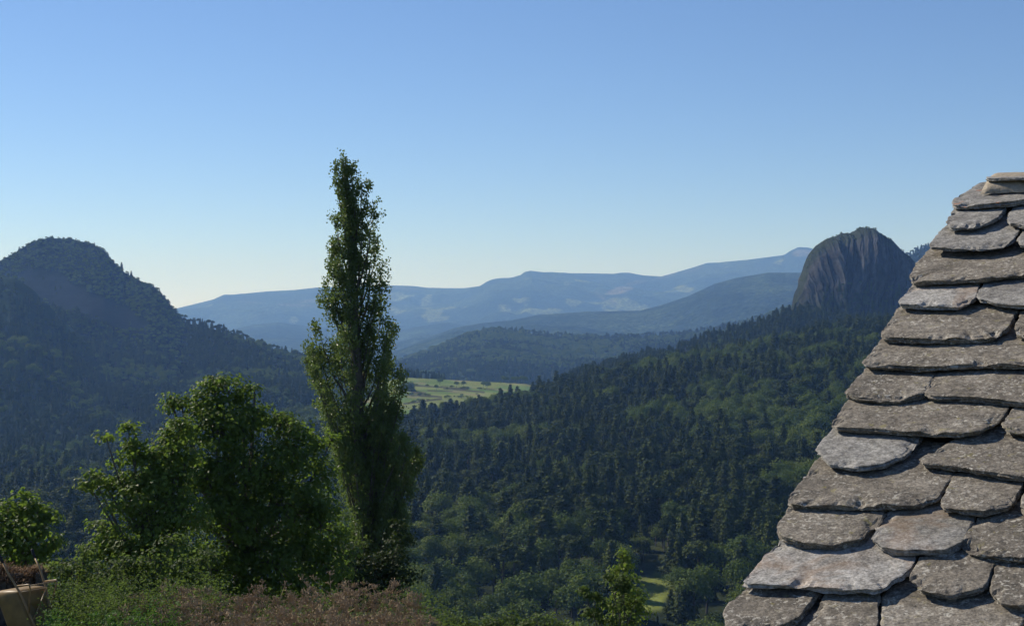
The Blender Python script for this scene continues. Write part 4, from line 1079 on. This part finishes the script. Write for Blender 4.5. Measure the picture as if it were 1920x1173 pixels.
cw = mix(t_, (.26, .23, .19), vo_.outputs['Color'], .12); cw = mix(t_, (.30, .28, .24), cw, ramp(t_, vo2.outputs['Distance'], [(.02, 0), (.06, 1)]))
principled(t_, o_, cw, .9, .2, ramp(t_, vo2.outputs['Distance'], [(0, 0), (.12, 1)]), .8, .03)

EAVE_B, A_RIGHT = -1.15, -4.6
RIDGE_B = onroof(1835, 343)[1] + 0.02
hbase = roofpt(-2.4, RIDGE_B, 0); hbase.z = -4.7
house = empty('stone_house', hbase); tag(house, 'stone house whose steep grey slab roof fills the right side', 'house')

def roof_and_walls():
    m = MB(); V = []; hd = -.115
    aL = -.05
    # front deck and back deck as thick panels
    m.box(roofpt(aL, EAVE_B + .03, hd - .04), U * (A_RIGHT - aL), W * (RIDGE_B - EAVE_B - .03), NN * .04)
    back = (roofpt(0, RIDGE_B, 0) - O); 
    Wb = Vector((math.sin(PHI) * math.cos(TH_), math.cos(PHI) * math.cos(TH_), -math.sin(TH_))); Nb = Vector((math.sin(PHI) * math.sin(TH_), math.cos(PHI) * math.sin(TH_), math.cos(TH_)))
    ridge0 = roofpt(aL, RIDGE_B, hd)
    m.box(ridge0 - Nb * .04 + Wb * .005, U * (A_RIGHT - aL), Wb * 4.2, Nb * .04)
    roof = m.build('roof', M_deck, house, False)
    # gable and side walls
    mw = MB()
    e0 = roofpt(aL - .12, EAVE_B + .25, hd - .05); rg = roofpt(aL - .12, RIDGE_B, hd - .05); e1 = rg + Wb * 3.95
    L = A_RIGHT - aL + .24
    def prism(pts, ext):
        b = len(mw.v); n = len(pts)
        for p in pts: mw.v.append(tuple(p))
        for p in pts: mw.v.append(tuple(Vector(p) + ext))
        mw.f.append(tuple(b + k for k in range(n))); mw.f.append(tuple(b + n + k for k in range(n))[::-1])
        for k in range(n): mw.f.append((b + k, b + n + k, b + n + (k + 1) % n, b + (k + 1) % n))
    zb = -5.2
    prism([(e0.x, e0.y, zb), tuple(e0), tuple(rg), tuple(e1), (e1.x, e1.y, zb)], U * L)
    mw.build('wall', M_wall, house, False)
    return roof, Wb, Nb, ridge0
roof, Wb, Nb, ridge0 = roof_and_walls()

KT = 0.135
def make_slab(poly, b0, k, thick, mat, seed, parent, h0=0.0, name='roof_slab', label=None, frame=None):
    """poly: roof coordinates of the top face outline; laminated ragged edge below it"""
    to = frame or (lambda a, b, h: roofpt(a, b, h))
    pts = [np.array(p, float) for p in poly]
    for _ in range(1):                    # soften the corners
        q = []
        for i_ in range(len(pts)):
            a, b = pts[i_], pts[(i_ + 1) % len(pts)]
            q += [a * .92 + b * .08, a * .08 + b * .92]
        pts = q
    out = []
    for i_ in range(len(pts)):
        a, b = pts[i_], pts[(i_ + 1) % len(pts)]; n = max(1, int(np.linalg.norm(b - a) / .011))
        for s in range(n): out.append(a + (b - a) * s / n)
    out = np.array(out); n = len(out)
    cen = out.mean(0)
    nrm = out - cen; L = np.linalg.norm(nrm, axis=1, keepdims=True); nrm = nrm / L
    sd_ = seed * 7.31
    def nz(p, f, s): return mn.fractal(Vector((p[0] * f + sd_, p[1] * f - sd_, s * 3.7)), 0.9, 2.1, 4)
    out = out + nrm * np.array([[nz(p, 9, 1) * .006 + nz(p, 34, 2) * .0045] for p in out])
    rings = [0.0, .12, .24, .36, .48, .58, .67, .75, .82, .87, .91, .94, .965, .983, 1.0]
    V = []
    chip = [max(0.0, nz(p, 12, 5) * 1.35 - .07) for p in out]          # where flakes have broken off the edge
    for f in rings:
        if f == 0.0:
            pr = cen[None]
        else:
            pr = cen + (out - cen) * f
        for i_, p in enumerate(pr):
            hh = -k * (p[1] - b0) + h0 + nz(p, 3.5, 3) * .0035 + nz(p, 17, 4) * .0016
            if f > .8:
                ch = chip[i_]; edge = L[i_, 0] * (1 - f)
                step = .0
                if edge < .012 + .06 * ch: step += .30 * ch
                if edge < .004 + .028 * ch: step += .30 * ch
                hh -= thick * min(step, .75) * (1 if p[1] < b0 + .2 else .4)
                hh -= (.001 if f == 1.0 else 0)
            V.append(to(p[0], p[1], hh))
    nr = len(rings) - 1
    F_ = []
    for i_ in range(n): F_.append((0, 1 + i_, 1 + (i_ + 1) % n))
    for r_ in range(nr - 1):
        a = 1 + r_ * n; b = a + n
        for i_ in range(n): F_.append((a + i_, b + i_, b + (i_ + 1) % n, a + (i_ + 1) % n))
    # laminated side
    last = 1 + (nr - 1) * n
    lay = 7
    topz = [(-k * (out[i_][1] - b0) + h0) for i_ in range(n)]
    for j_ in range(1, lay + 1):
        f = j_ / lay
        for i_, p in enumerate(out):
            lam = nz(p, 8, 10 + (j_ + 1) // 2) * .011 + nz(p, 40, 30 + j_) * .004 - .004 * f * f * (1 if p[1] < b0 + .1 else 0)
            q = p + nrm[i_] * lam
            dz = thick * max(f, min(.95, .55 * chip[i_] + .02 * j_)) if j_ < lay else thick
            V.append(to(q[0], q[1], topz[i_] - dz + (nz(q, 30, j_) * .0015)))
        a = last if j_ == 1 else last + (j_ - 1) * n
        b = last + j_ * n
        for i_ in range(n): F_.append((a + i_, b + i_, b + (i_ + 1) % n, a + (i_ + 1) % n))
    bl = last + lay * n
    F_.append(tuple(bl + i_ for i_ in range(n))[::-1])
    me = bpy.data.meshes.new(name); me.from_pydata([tuple(v) for v in V], [], F_)
    fl = np.zeros(len(F_), bool); fl[:n + (nr - 6) * n] = True
    me.polygons.foreach_set('use_smooth', fl); me.materials.append(mat); me.update()
    o = link(name, me, parent)
    if label: o['label'] = label
    return o

B_, G_, PA, OL = S_BROWN, S_GREY, S_PALE, S_OLIVE
# rows of slabs: (top-left pixel, [outline pixels along the lower edge, left to right, last one up the right side], material)
ROWS = [
 [((1835, 343), [(1784, 374), (1787, 384), (1830, 384), (1897, 378), (1990, 362)], S_RUST)],
 [((1788, 388), [(1774, 416), (1781, 426), (1822, 424), (1856, 415), (1873, 405), (1890, 383)], G_), ((1902, 383), [(1888, 409), (1891, 417), (1925, 422), (1985, 415), (1998, 380)], G_)],
 [((1771, 425), [(1743, 457), (1746, 463), (1791, 465), (1839, 464), (1880, 460), (1900, 449), (1913, 429)], G_), ((1918, 428), [(1910, 446), (1913, 459), (1950, 462), (2040, 455), (2050, 425)], G_)],
 [((1740, 466), [(1704, 516), (1714, 526), (1753, 525), (1800, 523), (1846, 520), (1885, 515), (1960, 508), (2080, 495)], B_)],
 [((1711, 532), [(1684, 563), (1689, 569), (1764, 571), (1798, 571), (1829, 558), (1838, 530)], PA), ((1844, 531), [(1832, 551), (1840, 561), (1873, 567), (1930, 570), (2010, 566), (2040, 530)], G_)],
 [((1687, 575), [(1651, 619), (1661, 630), (1713, 634), (1805, 633), (1866, 628), (1890, 612), (1910, 580)], B_), ((1916, 582), [(1902, 611), (1908, 624), (1940, 629), (2040, 622), (2060, 575)], B_)],
 [((1655, 631), [(1619, 675), (1626, 682), (1737, 685), (1839, 681), (1920, 680), (2010, 678), (2030, 640)], B_)],
 [((1622, 690), [(1587, 731), (1602, 741), (1683, 748), (1731, 735), (1752, 702)], B_), ((1758, 692), [(1737, 733), (1747, 740), (1824, 744), (1930, 753), (2050, 758), (2060, 700)], B_)],
 [((1592, 746), [(1558, 792), (1570, 799), (1663, 803), (1804, 810), (1840, 805), (1876, 785), (1897, 758)], B_), ((1901, 760), [(1878, 793), (1886, 804), (1945, 809), (2050, 812), (2070, 770)], B_)],
 [((1560, 801), [(1529, 838), (1554, 866), (1606, 875), (1655, 867), (1699, 850), (1726, 815)], G_), ((1797, 818), [(1727, 858), (1736, 867), (1824, 878), (1930, 892), (2080, 900), (2100, 830)], B_)],
 [((1534, 857), [(1476, 934), (1486, 942), (1582, 944), (1723, 943), (1759, 928), (1784, 890)], B_), ((1790, 891), [(1765, 938), (1769, 949), (1844, 956), (1893, 946), (1917, 912)], B_), ((1922, 912), [(1912, 944), (1920, 955), (2010, 962), (2080, 950), (2090, 900)], B_)],
 [((1479, 948), [(1456, 987), (1465, 1004), (1509, 1017), (1566, 1019), (1618, 1005), (1646, 978), (1660, 955)], B_), ((1664, 956), [(1631, 1005), (1651, 1023), (1683, 1029), (1772, 1029), (1804, 1013), (1828, 963)], OL), ((1832, 963), [(1797, 1019), (1824, 1032), (1930, 1044), (2050, 1050), (2070, 970)], B_)],
 [((1461, 1007), [(1394, 1087), (1404, 1091), (1534, 1098), (1647, 1104), (1687, 1081), (1711, 1058), (1722, 1033)], PA), ((1727, 1037), [(1706, 1079), (1727, 1099), (1784, 1112), (1848, 1099), (1864, 1052)], B_), ((1869, 1052), [(1855, 1102), (1880, 1128), (1930, 1133), (2030, 1136), (2050, 1060)], B_)],
 [((1400, 1095), [(1354, 1146), (1362, 1170), (1400, 1182), (1453, 1176), (1501, 1150), (1540, 1106)], B_), ((1546, 1108), [(1512, 1176), (1530, 1196), (1600, 1204), (1645, 1170), (1650, 1112)], B_), ((1655, 1112), [(1652, 1168), (1680, 1204), (1800, 1216), (1900, 1205), (1930, 1130)], B_),
  ((1936, 1130), [(1910, 1205), (1960, 1218), (2050, 1220), (2090, 1140)], B_)],
]
RAND = random.Random(12)
E0 = 0.27
row_b = []
seed = 1
LBL = {(0, 0): None, (4, 0): 'pale grey slab with a beige bloom', (9, 0): 'smooth blue grey slab with a curved lower edge', (11, 1): 'slab with an olive and purple stain', (12, 0): 'wide pale slab with ochre stains and a white lichen spot'}
for ri, row in enumerate(ROWS):
    ends = []
    for si, (tl, low, mat) in enumerate(row):
        bs = [onroof(*p)[1] for p in low[1:-1]]
        b0 = sum(bs) / len(bs)
        k = KT
        pl = [onroof(tl[0], tl[1], b0, k)] + [onroof(p[0], p[1], b0, k) for p in low]
        right = pl[-1]; left = pl[0]
        ext = .24 if ri > 0 else .05
        poly = pl + [(right[0] + .03, right[1] + ext), (left[0] - .06, left[1] + ext)]
        make_slab(poly, b0, k, RAND.uniform(.019, .026) * (.8 if mat is G_ else 1.05), mat, seed, roof, label=LBL.get((ri, si)))
        seed += 1; ends.append((right[0], b0))
    row_b.append((ends[-1][1], ends[-1][0]))
def gen_slabs(b0, a_start, a_end, ri):
    global seed
    a = a_start
    while a > a_end:
        wd = RAND.uniform(.34, .62); e = E0 * RAND.uniform(.95, 1.05); r1 = RAND.uniform(.0, .05); r2 = RAND.uniform(.02, .08)
        poly = [(a - .0, b0 + .26), (a + .02, b0 + .10), (a - r1, b0 + .01), (a - wd * .3, b0 - .008), (a - wd * .7, b0 + RAND.uniform(-.01, .01)), (a - wd + r2, b0 + .02), (a - wd + .012, b0 + .12), (a - wd + .03, b0 + .46), (a - .06, b0 + .46)]
        make_slab(poly, b0, KT, RAND.uniform(.020, .028), RAND.choice([B_, B_, B_, G_, OL]), seed, roof)
        seed += 1; a -= wd + .012
for ri, (b0, ar) in enumerate(row_b):
    gen_slabs(b0, ar - .02, A_RIGHT + .1, ri)
bb = row_b[-1][0] - E0
while bb > EAVE_B - .05:
    gen_slabs(bb, .02 + RAND.uniform(-.03, .03), A_RIGHT + .1, 99); bb -= E0
# ridge: mortar bed and cap slabs
mo = MB(); 
def ridge_cap():
    cb = RIDGE_B - .02
    am = onroof(1846, 345)[0]
    ptsm = []
    v = []
    n = 90
    rings = []
    for k in range(n + 1):
        a = am + (A_RIGHT + .1 - am) * (k / n) ** 1.5
        rg = []
        for q in range(9):
            t = math.pi * q / 8
            rr_ = 1 + .12 * mn.fractal(Vector((a * 14, q * .9, 3)), .9, 2, 3)
            sc_ = min(1, (am - a) / .04 + .25)
            rg.append(roofpt(a, cb + math.cos(t) * -.11 * rr_, math.sin(t) * .036 * rr_ * sc_ - .012))
        rings.append(rg)
    m = MB()
    for rg in rings: m.v += [tuple(p) for p in rg]
    for k in range(n):
        for q in range(8): m.f.append((k * 9 + q, k * 9 + q + 1, (k + 1) * 9 + q + 1, (k + 1) * 9 + q))
    m.build('mortar_bed', flat_mat('lime_mortar', (.36, .31, .24), .95, .1, 60, .25, 1.0, .006), roof)
ridge_cap()
a = onroof(1850, 338)[0]
CW = Vector((math.sin(PHI) * math.cos(R(9)), math.cos(PHI) * math.cos(R(9)), math.sin(R(9))))
q_ = 0
while a > A_RIGHT:
    wd = RAND.uniform(.5, .7)
    poly = [(a - .05, RIDGE_B + .10), (a, RIDGE_B + .0), (a - .02, RIDGE_B - .08), (a - .12, RIDGE_B - .12), (a - wd * .6, RIDGE_B - .12), (a - wd, RIDGE_B - .11), (a - wd + .01, RIDGE_B + .10)]
    make_slab(poly, RIDGE_B - .12, 0, .014, G_, 300 + q_, roof, h0=.018, name='ridge_slab', frame=lambda a_, b_, h_: roofpt(a_, RIDGE_B, 0) + CW * (b_ - RIDGE_B) + Vector((0, 0, h_))); q_ += 1; a -= wd + .01
# back slope: coursed slabs seen only from elsewhere
def backpt(a, b, h):
    return ridge0 + U * a + Wb * (-b) + Nb * (h + .115)
bb = -4.2
while bb < -.2:
    a = 0.0
    while a > A_RIGHT:
        wd = RAND.uniform(.5, .8)
        poly = [(a - .02, bb), (a - wd * .5, bb - .01), (a - wd + .01, bb), (a - wd + .02, min(bb + .55, -.02)), (a - .02, min(bb + .55, -.02))]
        me_ = MB(); p0 = [backpt(x_, y_, -KT * (y_ - bb)) for (x_, y_) in poly]; p1 = [p - Nb * .025 for p in p0]
        n_ = len(poly); me_.v = [tuple(p) for p in p0 + p1]; me_.f = [tuple(range(n_)), tuple(range(n_, 2 * n_))[::-1]] + [(k, n_ + k, n_ + (k + 1) % n_, (k + 1) % n_) for k in range(n_)]
        me_.build('back_slab', S_BROWN, roof, False)
        a -= wd
    bb += .36

# ------------------------------------------------------------------ haze
mh, th_, oh = nodes('haze')
pv = th_.nodes.new('ShaderNodeVolumePrincipled')
pv.inputs['Color'].default_value = (0.26, 0.50, 1.0, 1)
if 'Absorption Color' in pv.inputs: pv.inputs['Absorption Color'].default_value = (1, 1, 1, 1)
pv.inputs['Density'].default_value = 1.12e-4
pv.inputs['Anisotropy'].default_value = 0.2
th_.links.new(pv.outputs[0], oh.inputs['Volume'])
hm = MB(); hm.box((-13500, -13500, -262), (27000, 0, 0), (0, 27000, 0), (0, 0, 262 + 480))
ho = hm.build('haze', mh, None, False)
tag(ho, 'pale blue air over the valley and hills', 'haze', None, 'stuff')
